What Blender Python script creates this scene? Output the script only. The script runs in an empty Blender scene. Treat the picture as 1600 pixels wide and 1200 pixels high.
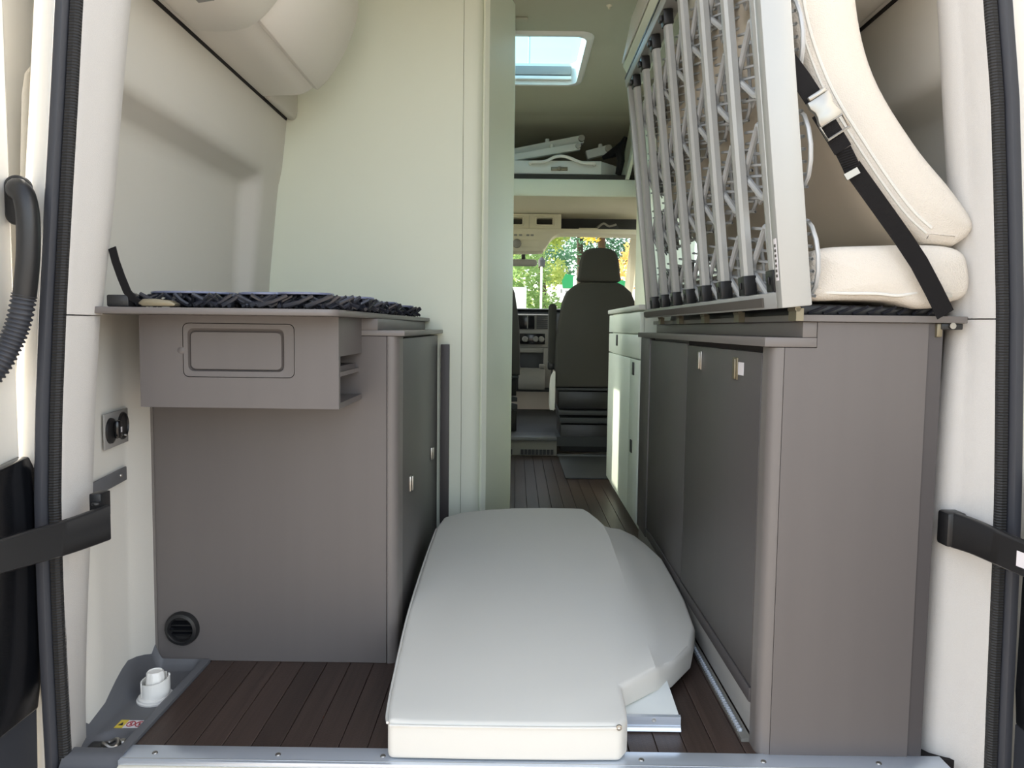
import bpy, bmesh, math, random
from mathutils import Vector, Matrix
random.seed(7)
S = bpy.context.scene
COL = S.collection
PI = math.pi

# ---------------------------------------------------------------- camera
cam_d = bpy.data.cameras.new('camera')
cam_d.sensor_fit = 'HORIZONTAL'; cam_d.sensor_width = 36.0
cam_d.lens = 36.0 * 1200.0 / 1600.0
cam_d.clip_start = 0.02; cam_d.clip_end = 300
cam = bpy.data.objects.new('camera', cam_d); COL.objects.link(cam)
YAW, PITCH, ROLL = math.radians(0.2345), math.radians(4.197), math.radians(0.7)
cam.matrix_world = (Matrix.Translation((0, -1.48, 0.82)) @ Matrix.Rotation(YAW, 4, 'Z')
                    @ Matrix.Rotation(PI / 2 - PITCH, 4, 'X') @ Matrix.Rotation(ROLL, 4, 'Z'))
S.camera = cam

# ---------------------------------------------------------------- sky, sun, exposure
SUN_TO = Vector((-1.45, 0.43, 0.80)).normalized()
W = bpy.data.worlds.new('world'); S.world = W; W.use_nodes = True
wn = W.node_tree; wn.nodes.clear()
w_out = wn.nodes.new('ShaderNodeOutputWorld'); w_bg = wn.nodes.new('ShaderNodeBackground')
w_sky = wn.nodes.new('ShaderNodeTexSky'); w_sky.sky_type = 'NISHITA'; w_sky.sun_disc = False
w_sky.sun_elevation = math.asin(SUN_TO.z); w_sky.sun_rotation = math.atan2(SUN_TO.x, SUN_TO.y)
w_sky.air_density = 1.0; w_sky.dust_density = 2.0; w_sky.ozone_density = 1.0
w_hs = wn.nodes.new('ShaderNodeHueSaturation'); w_hs.inputs['Saturation'].default_value = 0.45
wn.links.new(w_sky.outputs[0], w_hs.inputs['Color']); wn.links.new(w_hs.outputs[0], w_bg.inputs[0])
wn.links.new(w_bg.outputs[0], w_out.inputs[0]); w_bg.inputs[1].default_value = 0.40
sun_d = bpy.data.lights.new('sun', 'SUN'); sun_d.energy = 3.6; sun_d.angle = math.radians(0.6)
sun_d.color = (1.0, 0.90, 0.76)
sun = bpy.data.objects.new('sun', sun_d); COL.objects.link(sun)
sun.rotation_euler = SUN_TO.to_track_quat('Z', 'Y').to_euler(); sun.location = (-6, 8, 6)
S.view_settings.view_transform = 'Standard'; S.view_settings.look = 'None'
S.view_settings.gamma = 1.0; S.view_settings.use_curve_mapping = False
S.view_settings.exposure = 0.95

# ---------------------------------------------------------------- materials
def srgb(r, g, b):
    f = lambda c: (c / 255 / 12.92) if c / 255 <= 0.04045 else ((c / 255 + 0.055) / 1.055) ** 2.4
    return (f(r), f(g), f(b), 1.0)

def mat(name, col, rough=0.6, metal=0.0, spec=0.5, noise=None, bump=None, rand=0.0, coat=0.0):
    """noise = (scale, amount, stretch xyz) mottles the colour; bump = (scale, strength, kind); rand varies it per object"""
    m = bpy.data.materials.new(name); m.use_nodes = True
    nt = m.node_tree; b = nt.nodes['Principled BSDF']
    b.inputs['Base Color'].default_value = col; b.inputs['Roughness'].default_value = rough
    b.inputs['Metallic'].default_value = metal; b.inputs['Specular IOR Level'].default_value = spec
    b.inputs['Coat Weight'].default_value = coat
    tc = nt.nodes.new('ShaderNodeTexCoord'); src = None
    if noise:
        mp = nt.nodes.new('ShaderNodeMapping'); mp.inputs['Scale'].default_value = noise[2] if len(noise) > 2 else (1, 1, 1)
        nz = nt.nodes.new('ShaderNodeTexNoise'); nz.inputs['Scale'].default_value = noise[0]; nz.inputs['Detail'].default_value = 5
        nt.links.new(tc.outputs['Object'], mp.inputs[0]); nt.links.new(mp.outputs[0], nz.inputs['Vector'])
        mx = nt.nodes.new('ShaderNodeMix'); mx.data_type = 'RGBA'
        a = noise[1]
        mx.inputs[6].default_value = tuple(c * (1 - a) for c in col[:3]) + (1,)
        mx.inputs[7].default_value = tuple(min(1, c * (1 + a)) for c in col[:3]) + (1,)
        nt.links.new(nz.outputs['Fac'], mx.inputs[0]); src = mx.outputs[2]
    if rand:
        oi = nt.nodes.new('ShaderNodeObjectInfo'); hs = nt.nodes.new('ShaderNodeHueSaturation')
        mr = nt.nodes.new('ShaderNodeMapRange'); mr.inputs[3].default_value = 1 - rand; mr.inputs[4].default_value = 1 + rand
        nt.links.new(oi.outputs['Random'], mr.inputs[0]); nt.links.new(mr.outputs[0], hs.inputs['Value'])
        if src: nt.links.new(src, hs.inputs['Color'])
        else: hs.inputs['Color'].default_value = col
        src = hs.outputs[0]
    if src: nt.links.new(src, b.inputs['Base Color'])
    if bump:
        if bump[2] == 'noise':
            t = nt.nodes.new('ShaderNodeTexNoise'); t.inputs['Scale'].default_value = bump[0]; t.inputs['Detail'].default_value = 3; o = t.outputs['Fac']
        elif bump[2] == 'voronoi':
            t = nt.nodes.new('ShaderNodeTexVoronoi'); t.inputs['Scale'].default_value = bump[0]; o = t.outputs['Distance']
        else:
            t = nt.nodes.new('ShaderNodeTexWave'); t.bands_direction = bump[2]; t.inputs['Scale'].default_value = bump[0]; o = t.outputs['Fac']
        nt.links.new(tc.outputs['Object'], t.inputs['Vector'])
        bp = nt.nodes.new('ShaderNodeBump'); bp.inputs['Strength'].default_value = bump[1]; bp.inputs['Distance'].default_value = 0.002
        nt.links.new(o, bp.inputs['Height']); nt.links.new(bp.outputs[0], b.inputs['Normal'])
    return m

def glass_mat(name, tint):
    m = bpy.data.materials.new(name); m.use_nodes = True; nt = m.node_tree; nt.nodes.clear()
    o = nt.nodes.new('ShaderNodeOutputMaterial'); mx = nt.nodes.new('ShaderNodeMixShader')
    tr = nt.nodes.new('ShaderNodeBsdfTransparent'); tr.inputs[0].default_value = tint
    gl = nt.nodes.new('ShaderNodeBsdfGlossy'); gl.inputs['Roughness'].default_value = 0.03
    mx.inputs[0].default_value = 0.04
    nt.links.new(tr.outputs[0], mx.inputs[1]); nt.links.new(gl.outputs[0], mx.inputs[2])
    nt.links.new(mx.outputs[0], o.inputs[0]); return m

M = {}
M['paint'] = mat('white_paint', srgb(238, 234, 224), 0.25, coat=0.6)
M['sillpaint'] = mat('sill_paint', srgb(240, 232, 214), 0.35)
M['fleece'] = mat('fleece_lining', srgb(196, 193, 188), 0.95, spec=0.1, noise=(600, 0.05), bump=(900, 0.35, 'noise'))
M['lining'] = mat('wall_lining', srgb(218, 215, 206), 0.85, spec=0.2, bump=(500, 0.15, 'noise'))
M['panel'] = mat('white_laminate', srgb(236, 241, 223), 0.5, spec=0.4, noise=(3, 0.02))
M['locker'] = mat('locker_plastic', srgb(240, 235, 226), 0.45)
M['laminate'] = mat('grey_laminate', srgb(99, 94, 92), 0.42, spec=0.5, noise=(30, 0.05, (1, 1, 0.04)))
M['laminate_edge'] = mat('grey_edge', srgb(110, 105, 102), 0.4)
M['laminate_shaded'] = mat('shaded_laminate', srgb(82, 79, 78), 0.42, spec=0.45, noise=(30, 0.05, (1, 1, 0.04)))  # darker copy of the grey laminate, shade on the doors put into colour
M['laminate_dark'] = mat('dark_laminate', srgb(76, 72, 72), 0.5)
M['wood'] = mat('brown_plank', srgb(64, 51, 45), 0.38, spec=0.4, noise=(150, 0.6, (1, 0.02, 1)), bump=(300, 0.2, 'noise'), rand=0.22)
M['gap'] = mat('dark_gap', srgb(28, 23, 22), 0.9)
M['foam'] = mat('foam_cover', srgb(210, 203, 192), 0.9, spec=0.15, bump=(420, 0.45, 'voronoi'))
M['foam_smooth'] = mat('smooth_cover', srgb(216, 214, 206), 0.75, spec=0.2, noise=(4, 0.015), bump=(14, 0.12, 'noise'))
M['taupe'] = mat('taupe_backing', srgb(208, 197, 180), 0.9, spec=0.1, bump=(500, 0.2, 'noise'))
M['piping'] = mat('piping', srgb(216, 214, 207), 0.6)
M['alu'] = mat('aluminium', srgb(205, 206, 205), 0.38, metal=0.75)
M['alu_paint'] = mat('silver_paint', srgb(172, 173, 170), 0.4, metal=0.25)
M['alu_bright'] = mat('bright_aluminium', srgb(214, 222, 232), 0.3, metal=0.6)
M['steel'] = mat('steel', srgb(168, 165, 158), 0.34, metal=1.0)
M['brass'] = mat('brass', srgb(134, 126, 106), 0.42, metal=0.7)
M['wire'] = mat('grey_wire', srgb(184, 186, 186), 0.45, metal=0.2)
M['darkwire'] = mat('dark_spring_plastic', srgb(36, 38, 46), 0.28, spec=0.6)
M['plate'] = mat('spring_plate', srgb(108, 114, 138), 0.3, spec=0.6)
M['black'] = mat('black_plastic', srgb(30, 30, 31), 0.38, bump=(700, 0.1, 'noise'))
M['blackgloss'] = mat('black_gloss', srgb(16, 17, 20), 0.15)
M['rubber'] = mat('black_rubber', srgb(52, 54, 60), 0.5)
M['ribbed'] = mat('ribbed_rubber', srgb(40, 40, 40), 0.6, bump=(60, 1.0, 'Z'))
M['web'] = mat('black_webbing', srgb(28, 27, 28), 0.8, spec=0.2, bump=(350, 0.6, 'DIAGONAL'))
M['tray'] = mat('grey_tray', srgb(99, 100, 103), 0.5, bump=(900, 0.1, 'noise'))
M['whiteplastic'] = mat('white_plastic', srgb(236, 234, 228), 0.4)
M['yellow'] = mat('warning_yellow', srgb(222, 196, 70), 0.5)
M['red'] = mat('warning_red', srgb(176, 60, 66), 0.5)
M['paper'] = mat('label_paper', srgb(226, 222, 224), 0.6)
M['greyplastic'] = mat('grey_plastic', srgb(150, 148, 144), 0.5)
M['ceiling'] = mat('headliner', srgb(192, 190, 172), 0.95, spec=0.1, bump=(500, 0.15, 'noise'))
M['cream'] = mat('cream_trim', srgb(226, 220, 198), 0.7)
M['kitchen'] = mat('kitchen_front', srgb(228, 236, 224), 0.4)
M['worktop'] = mat('pale_worktop', srgb(212, 212, 204), 0.4)
M['seat'] = mat('seat_fabric', srgb(80, 78, 74), 0.95, spec=0.1, bump=(600, 0.3, 'noise'))
M['dash'] = mat('dash_plastic', srgb(58, 60, 62), 0.6)
M['dash_light'] = mat('dash_grey', srgb(118, 116, 110), 0.6)
M['cabfloor'] = mat('cab_rubber', srgb(48, 50, 51), 0.5, bump=(60, 0.3, 'Y'))
M['case'] = mat('case_white', srgb(222, 226, 222), 0.4)
M['mesh'] = mat('felt_strip', srgb(84, 80, 74), 0.95)
M['asphalt'] = mat('paving', srgb(180, 165, 147), 0.9, noise=(3, 0.12), bump=(80, 0.4, 'noise'))
M['bark'] = mat('bark', srgb(70, 58, 46), 0.9)
def leaf_mat(name, col):
    m = bpy.data.materials.new(name); m.use_nodes = True; nt = m.node_tree; nt.nodes.clear()
    o = nt.nodes.new('ShaderNodeOutputMaterial'); mx = nt.nodes.new('ShaderNodeMixShader'); mx.inputs[0].default_value = 0.5
    d = nt.nodes.new('ShaderNodeBsdfDiffuse'); t = nt.nodes.new('ShaderNodeBsdfTranslucent')
    d.inputs[0].default_value = col; t.inputs[0].default_value = col
    nt.links.new(d.outputs[0], mx.inputs[1]); nt.links.new(t.outputs[0], mx.inputs[2]); nt.links.new(mx.outputs[0], o.inputs[0])
    return m
for nm, c in (('green', (142, 170, 110)), ('pale_green', (190, 202, 124)), ('dark_green', (112, 152, 122)), ('yellow', (250, 226, 120)), ('orange', (246, 196, 124))):
    M['leaf_' + nm] = leaf_mat('leaf_' + nm, srgb(*c))
M['signwhite'] = mat('sign_white', srgb(240, 242, 240), 0.4)
M['signgreen'] = mat('sign_green', srgb(24, 150, 84), 0.4)
M['grass'] = mat('verge', srgb(110, 120, 70), 0.95, noise=(2, 0.3))
M['glass'] = glass_mat('window_glass', (0.93, 0.97, 0.95, 1))
M['skyglass'] = glass_mat('skylight_acrylic', (0.62, 0.82, 0.88, 1))

# ---------------------------------------------------------------- mesh helpers
class MB:
    def __init__(s): s.v = []; s.f = []
    def add(s, vs, fs):
        n = len(s.v); s.v += [tuple(v) for v in vs]; s.f += [tuple(i + n for i in f) for f in fs]; return s
    def box(s, x0, y0, z0, x1, y1, z1):
        return s.add([(x0, y0, z0), (x1, y0, z0), (x1, y1, z0), (x0, y1, z0), (x0, y0, z1), (x1, y0, z1), (x1, y1, z1), (x0, y1, z1)],
                     [(0, 3, 2, 1), (4, 5, 6, 7), (0, 1, 5, 4), (1, 2, 6, 5), (2, 3, 7, 6), (3, 0, 4, 7)])
    def prism(s, poly, axis, a, b):
        """poly: 2-D points in the two other axes (x,y / x,z / y,z) pushed from a to b along axis"""
        n = len(poly)
        def P(p, t):
            return (t, p[0], p[1]) if axis == 'X' else ((p[0], t, p[1]) if axis == 'Y' else (p[0], p[1], t))
        vs = [P(p, a) for p in poly] + [P(p, b) for p in poly]
        fs = [tuple(range(n)), tuple(range(2 * n - 1, n - 1, -1))] + [(i, (i + 1) % n, n + (i + 1) % n, n + i) for i in range(n)]
        return s.add(vs, fs)
    def loft(s, rings, closed=False, caps=False):
        n = len(rings[0]); vs = [p for r in rings for p in r]; fs = []
        for k in range(len(rings) - 1):
            for i in range(n if closed else n - 1):
                j = (i + 1) % n
                fs.append((k * n + i, k * n + j, (k + 1) * n + j, (k + 1) * n + i))
        if caps:
            fs.append(tuple(range(n))); fs.append(tuple(range(len(vs) - 1, len(vs) - n - 1, -1)))
        return s.add(vs, fs)
    def tube(s, path, r, n=8, closed=False, caps=True):
        path = [Vector(p) for p in path]; m = len(path); rings = []
        rad = r if isinstance(r, (list, tuple)) else [r] * m
        t0 = None; u = None
        for i, p in enumerate(path):
            a = path[(i - 1) % m] if (closed or i > 0) else p
            b = path[(i + 1) % m] if (closed or i < m - 1) else p
            t = (b - a).normalized() if (b - a).length > 1e-9 else Vector((0, 0, 1))
            if u is None:
                u = t.orthogonal().normalized()
            else:
                u = (u - t * u.dot(t))
                u = u.normalized() if u.length > 1e-6 else t.orthogonal().normalized()
            w = t.cross(u)
            rings.append([tuple(p + (u * math.cos(2 * PI * k / n) + w * math.sin(2 * PI * k / n)) * rad[i]) for k in range(n)])
        if closed:
            rings.append(rings[0])
            return s.loft(rings, closed=True)
        return s.loft(rings, closed=True, caps=caps)
    def lathe(s, prof, c, axis='Z', n=24):
        rings = []
        for r, h in prof:
            ring = []
            for k in range(n):
                a = 2 * PI * k / n; p, q = r * math.cos(a), r * math.sin(a)
                ring.append((c[0] + p, c[1] + q, c[2] + h) if axis == 'Z' else ((c[0] + p, c[1] + h, c[2] + q) if axis == 'Y' else (c[0] + h, c[1] + p, c[2] + q)))
            rings.append(ring)
        return s.loft(rings, closed=True, caps=True)
    def strip(s, path, width_dir, w, t):
        """flat band following path; width_dir a vector, w half width, t thickness along path normal"""
        wd = Vector(width_dir).normalized(); path = [Vector(p) for p in path]; rings = []
        for i, p in enumerate(path):
            a = path[max(i - 1, 0)]; b = path[min(i + 1, len(path) - 1)]
            n = (b - a).normalized().cross(wd).normalized()
            rings.append([tuple(p - wd * w - n * t / 2), tuple(p + wd * w - n * t / 2), tuple(p + wd * w + n * t / 2), tuple(p - wd * w + n * t / 2)])
        return s.loft(rings, closed=True, caps=True)

def rrect(x0, z0, x1, z1, r, n=5):
    pts = []
    for cx, cz, a0 in ((x1 - r, z0 + r, -90), (x1 - r, z1 - r, 0), (x0 + r, z1 - r, 90), (x0 + r, z0 + r, 180)):
        for k in range(n + 1):
            a = math.radians(a0 + 90 * k / n); pts.append((cx + r * math.cos(a), cz + r * math.sin(a)))
    return pts

def obj(name, mb, m, parent=None, bevel=0.0, seg=2, smooth=38, label=None, kind=None, fix=True):
    me = bpy.data.meshes.new(name); me.from_pydata(mb.v, [], mb.f)
    bm = bmesh.new(); bm.from_mesh(me)
    bmesh.ops.remove_doubles(bm, verts=bm.verts, dist=1e-6)
    if fix: bmesh.ops.recalc_face_normals(bm, faces=bm.faces)
    if bevel > 0:
        ed = [e for e in bm.edges if len(e.link_faces) == 2 and e.calc_face_angle(0) > 0.6]
        bmesh.ops.bevel(bm, geom=ed, offset=bevel, segments=seg, affect='EDGES', profile=0.5, clamp_overlap=True)
    bm.to_mesh(me); bm.free()
    me.materials.append(M[m])
    for p in me.polygons: p.use_smooth = True
    me.set_sharp_from_angle(angle=math.radians(smooth))
    o = bpy.data.objects.new(name, me); COL.objects.link(o)
    if parent is not None:
        o.parent = parent
        off = Vector((0, 0, 0)); q = parent
        while q is not None:
            off += q.location; q = q.parent
        o.location = -off
    if label: o['label'] = label
    if kind: o['kind'] = kind
    return o

def thing(name, loc, label, cat, group=None):
    o = bpy.data.objects.new(name, None); COL.objects.link(o); o.empty_display_size = 0.05
    o.location = loc; o['label'] = label; o['category'] = cat
    if group: o['group'] = group
    return o

def tag(o, label, cat, group=None):
    o['label'] = label; o['category'] = cat
    if group: o['group'] = group
    return o

def struct(name, mb, m, label=None, **k):
    o = obj(name, mb, m, **k); o['kind'] = 'structure'
    if label: o['label'] = label
    return o

def copy_part(src, parent, dx=(0, 0, 0)):
    c = src.copy(); COL.objects.link(c); c.parent = parent
    c.location = Vector(src.location) + Vector(dx); return c

def lerp(a, b, t): return a + (b - a) * t
def table(tab, z):
    if z <= tab[0][0]: return tab[0][1]
    for (z0, x0), (z1, x1) in zip(tab, tab[1:]):
        if z <= z1: return lerp(x0, x1, (z - z0) / (z1 - z0))
    return tab[-1][1]

# ================================================================ SETTING
# floor: slab with separate planks running forward
fb = MB().box(-0.7335, -0.048, -0.06, 0.93, 3.42, -0.004).box(-0.93, 0.3345, -0.06, -0.7334, 3.42, -0.004)
floor = struct('floor', fb, 'gap', 'dark brown plank floor of the van')
for k in range(22):
    x0 = -0.732 + k * 0.0567
    obj('plank', MB().box(x0, -0.047, -0.012, x0 + 0.0550, 3.395, 0.0), 'wood', floor, bevel=0.0008, seg=1)

# rear sill strip with screws, painted sill below it
sill = struct('trim_1', MB().box(-0.735, -0.102, -0.006, 0.83, -0.046, 0.003), 'alu_bright', 'silver aluminium strip along the rear sill', bevel=0.001)
obj('groove', MB().box(-0.733, -0.094, 0.0025, 0.83, -0.092, 0.0036), 'alu', sill)
for x in (-0.678, -0.443, -0.243, 0.0, 0.249, 0.481, 0.70):
    obj('screw', MB().lathe([(0.0001, 0.0), (0.0055, 0.0), (0.0045, 0.0018), (0.0012, 0.0018), (0.001, 0.0008), (0.0001, 0.0008)], (x, -0.074, 0.003), n=14), 'steel', sill)
struct('trim_2', MB().prism([(-0.098, -0.0065), (-0.112, -0.012), (-0.118, -0.03), (-0.118, -0.32), (-0.05, -0.32), (-0.05, -0.0065)], 'X', -0.735, 0.83), 'sillpaint', 'cream painted sill below the aluminium strip')

# pillars (fleece covered) and door seals: x of the inner edge and of the seal by height
LXI = [(-0.3, -0.853), (0.06, -0.850), (0.19, -0.844), (0.32, -0.836), (0.475, -0.824), (0.64, -0.815), (0.85, -0.798), (1.07, -0.768), (1.25, -0.749), (1.42, -0.73), (2.15, -0.635)]
LXS = [(-0.3, -0.834), (0.0, -0.835), (0.1, -0.837), (0.22, -0.839), (0.35, -0.840), (0.49, -0.839), (0.65, -0.832), (0.85, -0.818), (1.05, -0.801), (1.22, -0.786), (1.39, -0.772), (2.15, -0.70)]
RXI = [(-0.3, 0.806), (0.08, 0.808), (0.34, 0.810), (0.5, 0.810), (0.66, 0.812), (0.87, 0.822), (1.09, 0.813), (1.26, 0.794), (1.44, 0.775), (2.15, 0.69)]
RXS = [(-0.3, 0.897), (0.0, 0.896), (0.125, 0.893), (0.37, 0.889), (0.52, 0.885), (0.67, 0.878), (0.87, 0.868), (1.07, 0.852), (1.24, 0.837), (1.4, 0.815), (2.15, 0.735)]
def zs(a, b, n): return [lerp(a, b, i / n) for i in range(n + 1)]
def pillar_ring(xi, xs, s, z, dx):
    f = lambda t: xi + dx + (xs - xi - dx) * t
    if s < 0:
        return [(xi - 0.10, 0.085, z), (xi - 0.050, 0.070, z), (xi - 0.030 + dx, 0.048, z), (xi - 0.017 + dx, 0.026, z), (xi - 0.004 + dx, 0.006, z), (f(0.12) - 0.002, -0.016, z), (f(0.35), -0.036, z),
                (f(0.65), -0.055, z), (f(0.82), -0.068, z), (f(0.95), -0.077, z), (xs, -0.079, z), (xs - 0.012, -0.073, z), (xs - 0.03, -0.06, z)]
    return [(xi + 0.10, 0.075, z), (xi + 0.045, 0.06, z), (xi + 0.024, 0.04, z), (xi + 0.011, 0.02, z), (xi + 0.004, -0.002, z), (f(0.18), -0.022, z), (f(0.42), -0.036, z),
            (f(0.52), -0.04, z), (f(0.6), -0.052, z), (f(0.82), -0.066, z), (f(0.95), -0.076, z), (xs, -0.079, z), (xs + 0.012, -0.073, z), (xs + 0.03, -0.06, z)]
def pillar(name, ti, ts, s, z0, z1, dx, label):
    mb = MB().loft([pillar_ring(table(ti, z), table(ts, z), s, z, dx) for z in zs(z0, z1, 28)])
    o = struct(name, mb, 'fleece', label, smooth=60); return o
pillar('trim_3', LXI, LXS, -1, 0.8345, 2.15, 0.004, 'upper fleece cover of the left rear pillar')
pillar('trim_4', LXI, LXS, -1, -0.3, 0.832, 0.0, 'lower fleece cover of the left rear pillar')
pillar('trim_5', RXI, RXS, 1, 0.8475, 2.15, 0.0, 'upper fleece cover of the right rear pillar')
pillar('trim_6', RXI, RXS, 1, -0.3, 0.845, 0.0, 'lower fleece cover of the right rear pillar')

def seal(ts, s, label):
    t = thing('weatherstrip', (ts[0][1], -0.08, -0.3), label, 'seal', 'rubber seals of the rear doors')
    fl = [];  bl = []
    for z in zs(-0.3, 2.15, 40):
        x = table(ts, z)
        fl.append([(x + s * 0.000, -0.077, z), (x + s * 0.001, -0.087, z), (x + s * 0.007, -0.092, z), (x + s * 0.016, -0.092, z), (x + s * 0.018, -0.08, z), (x + s * 0.01, -0.07, z)])
        ring = []
        for k in range(12):
            a = 2 * PI * k / 12
            ring.append((x + s * 0.0305 + 0.0125 * math.cos(a), -0.088 + 0.015 * math.sin(a) * (1.0 if k % 2 == 0 else 0.96), z))
        bl.append(ring)
    obj('ribbed_flange', MB().loft(fl, closed=True, caps=True), 'ribbed', t, label='finely ribbed clamping flange')
    obj('bulb', MB().loft(bl, closed=True, caps=True), 'rubber', t)
seal(LXS, -1, 'black rubber door seal beside the left pillar with the curved strap')
seal(RXS, 1, 'black rubber door seal beside the right pillar with the boxed strap')

# painted door jambs outside the seals
for s, ts, nm, lb in ((-1, LXS, 'trim_7', 'white painted jamb outside the left seal'), (1, RXS, 'trim_8', 'white painted jamb outside the right seal')):
    rings = []
    for z in zs(-0.45, 2.2, 30):
        x = table(ts, z)
        rings.append([(x + s * 0.02, -0.066, z), (x + s * 0.043, -0.066, z), (x + s * 0.050, -0.072, z), (x + s * 0.075, -0.074, z), (x + s * 0.10, -0.06, z), (x + s * 0.12, -0.02, z), (x + s * 0.125, 0.10, z)])
    struct(nm, MB().loft(rings), 'paint', lb, smooth=50)

# side walls of the load space: lower flat lining, upper part with a recessed panel
def side_wall(s, name, label):
    mb = MB()
    A = [(-0.885, -0.03), (-0.862, 0.03), (-0.866, 0.10), (-0.885, 0.235), (-0.882, 0.25), (-0.868, 0.335), (-0.868, 0.37), (-0.90, 0.42), (-0.90, 1.32)]
    mb.loft([[(s * -x, y, z) for x, y in A] for z in (-0.04, 0.4, 0.845)])
    # profile (x outward, z) of the band above and the recess below the ledge
    rec = [(0.945, 0.84), (0.938, 1.0), (0.925, 1.24), (0.918, 1.28), (0.905, 1.295), (0.862, 1.318), (0.85, 1.327), (0.842, 1.345), (0.838, 1.375), (0.828, 1.48), (0.816, 1.60), (0.78, 1.95), (0.74, 2.14)]
    flu = [(0.898, 0.84), (0.886, 1.0), (0.862, 1.24), (0.858, 1.28), (0.856, 1.295), (0.853, 1.318), (0.85, 1.327), (0.846, 1.345), (0.840, 1.375), (0.828, 1.48), (0.816, 1.60), (0.78, 1.95), (0.74, 2.14)]
    rings = []
    for y, t in ((-0.02, 0), (0.3, 0), (0.7, 0), (1.06, 0), (1.085, 0.06), (1.10, 0.25), (1.12, 0.75), (1.135, 0.94), (1.16, 1), (1.32, 1)):
        rings.append([(s * lerp(a[0], b[0], t), y, a[1]) for a, b in zip(rec, flu)])
    mb.loft(rings)
    return struct(name, mb, 'lining', label, smooth=55)
side_wall(-1, 'wall_left', 'pale grey lined side wall with a recessed panel above the left counter')
side_wall(1, 'wall_right', 'grey lined side wall behind the leaning cushion')
# outer body shell that closes the van
shell = MB()
shell.box(-1.02, -0.03, -0.45, -0.97, 2.36, 2.3); shell.box(-1.02, 2.83, -0.45, -0.97, 3.45, 2.3); shell.box(-1.02, 2.36, -0.45, -0.97, 2.83, 0.86); shell.box(-1.02, 2.36, 1.36, -0.97, 2.83, 2.3); shell.box(0.97, -0.03, -0.45, 1.02, 1.7, 2.2); shell.box(0.97, 3.0, -0.45, 1.02, 3.45, 2.2)
shell.box(0.97, 1.7, -0.45, 1.02, 3.0, 1.12); shell.box(0.97, 1.7, 1.62, 1.02, 3.0, 2.2)
shell.box(-1.02, 3.45, -0.45, -0.97, 5.1, 1.05); shell.box(0.97, 3.45, -0.45, 1.02, 5.1, 1.05)
shell.box(-1.02, 3.45, 1.56, -0.97, 5.0, 2.2); shell.box(0.97, 3.45, 1.56, 1.02, 5.0, 2.2)
shell.box(-1.02, 4.55, 1.05, -0.97, 4.7, 1.56); shell.box(0.97, 4.55, 1.05, 1.02, 4.7, 1.56)
shell.box(-0.97, -0.06, -0.12, 0.97, 5.1, -0.061); shell.box(-1.02, 5.21, -0.45, 1.02, 5.26, 0.95)
struct('wall_body', shell, 'paint', 'white outer body of the van')
w2 = struct('window_added_2', MB().box(0.985, 1.7, 1.12, 0.99, 3.0, 1.62), 'glass', 'unseen side window above the kitchen, added for light')  # unseen window, added to brighten the interior
struct('window_6', MB().box(-0.998, 2.36, 0.86, -0.993, 2.83, 1.36), 'glass', 'small side window behind the left cab seat')
struct('window_3', MB().box(-0.995, 3.45, 1.05, -0.99, 4.55, 1.56), 'glass', 'left cab side window')
struct('window_4', MB().box(0.99, 3.45, 1.05, 0.995, 4.55, 1.56), 'glass', 'right cab side window')

# ceiling with the skylight opening
cl = MB(); HX0, HX1, HY0, HY1 = -0.42, 0.305, 2.02, 2.70; CZ = 2.12
cl.box(-1.0, -0.05, CZ, HX0, 3.35, CZ + 0.06); cl.box(HX1, -0.05, CZ, 1.0, 3.35, CZ + 0.06)
cl.box(HX0, -0.05, CZ, HX1, HY0, CZ + 0.06); cl.box(HX0, HY1, CZ, HX1, 3.35, CZ + 0.06)
struct('ceiling', cl, 'ceiling', 'grey beige headliner')
dome = MB().prism([(3.34, CZ), (3.62, 2.09), (4.0, 1.98), (4.4, 1.78), (4.6, 1.62), (4.66, 1.62), (4.45, 1.84), (4.03, 2.04), (3.64, 2.16), (3.34, CZ + 0.06)], 'X', -1.0, 1.0)
struct('ceiling_front', dome, 'ceiling', 'grey front dome above the cab bed', smooth=60)
sk = MB()
out = rrect(HX0 - 0.03, HY0 - 0.03, HX1 + 0.03, HY1 + 0.03, 0.07); inn = rrect(HX0 + 0.004, HY0 + 0.004, HX1 - 0.004, HY1 - 0.004, 0.055)
sk.loft([[(x, y, CZ - 0.001) for x, y in out], [(x, y, CZ - 0.014) for x, y in rrect(HX0 - 0.02, HY0 - 0.02, HX1 + 0.02, HY1 + 0.02, 0.066)], [(x, y, CZ - 0.014) for x, y in inn], [(x, y, CZ + 0.095) for x, y in inn]], closed=True)
skl = struct('window_1', sk, 'whiteplastic', 'white framed skylight in the headliner', smooth=50)
obj('pane', MB().prism(rrect(HX0 - 0.03, HY0 - 0.03, HX1 + 0.03, HY1 + 0.03, 0.06), 'Z', CZ + 0.096, CZ + 0.100), 'skyglass', skl)
obj('blind_cassette', MB().box(HX0 + 0.03, HY1 - 0.03, CZ + 0.03, HX1 - 0.03, HY1 - 0.006, CZ + 0.075), 'greyplastic', skl, bevel=0.004)
obj('blind_rail', MB().box(HX0 + 0.03, HY1 - 0.033, CZ + 0.006, HX1 - 0.03, HY1 - 0.006, CZ + 0.024), 'whiteplastic', skl, bevel=0.003)
tag(obj('ceiling_hook', MB().lathe([(0.0001, 0), (0.012, 0), (0.011, -0.004), (0.006, -0.006), (0.005, -0.014), (0.0001, -0.015)], (0.36, 1.72, CZ), n=14), 'cream'), 'small round cream knob on the headliner beside the skylight', 'hook')
tag(obj('latch_bar', MB().box(-0.10, 1.84, CZ - 0.012, 0.035, 1.875, CZ - 0.0005), 'ceiling', bevel=0.005), 'flat oblong latch cover on the headliner behind the skylight', 'latch')

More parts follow.
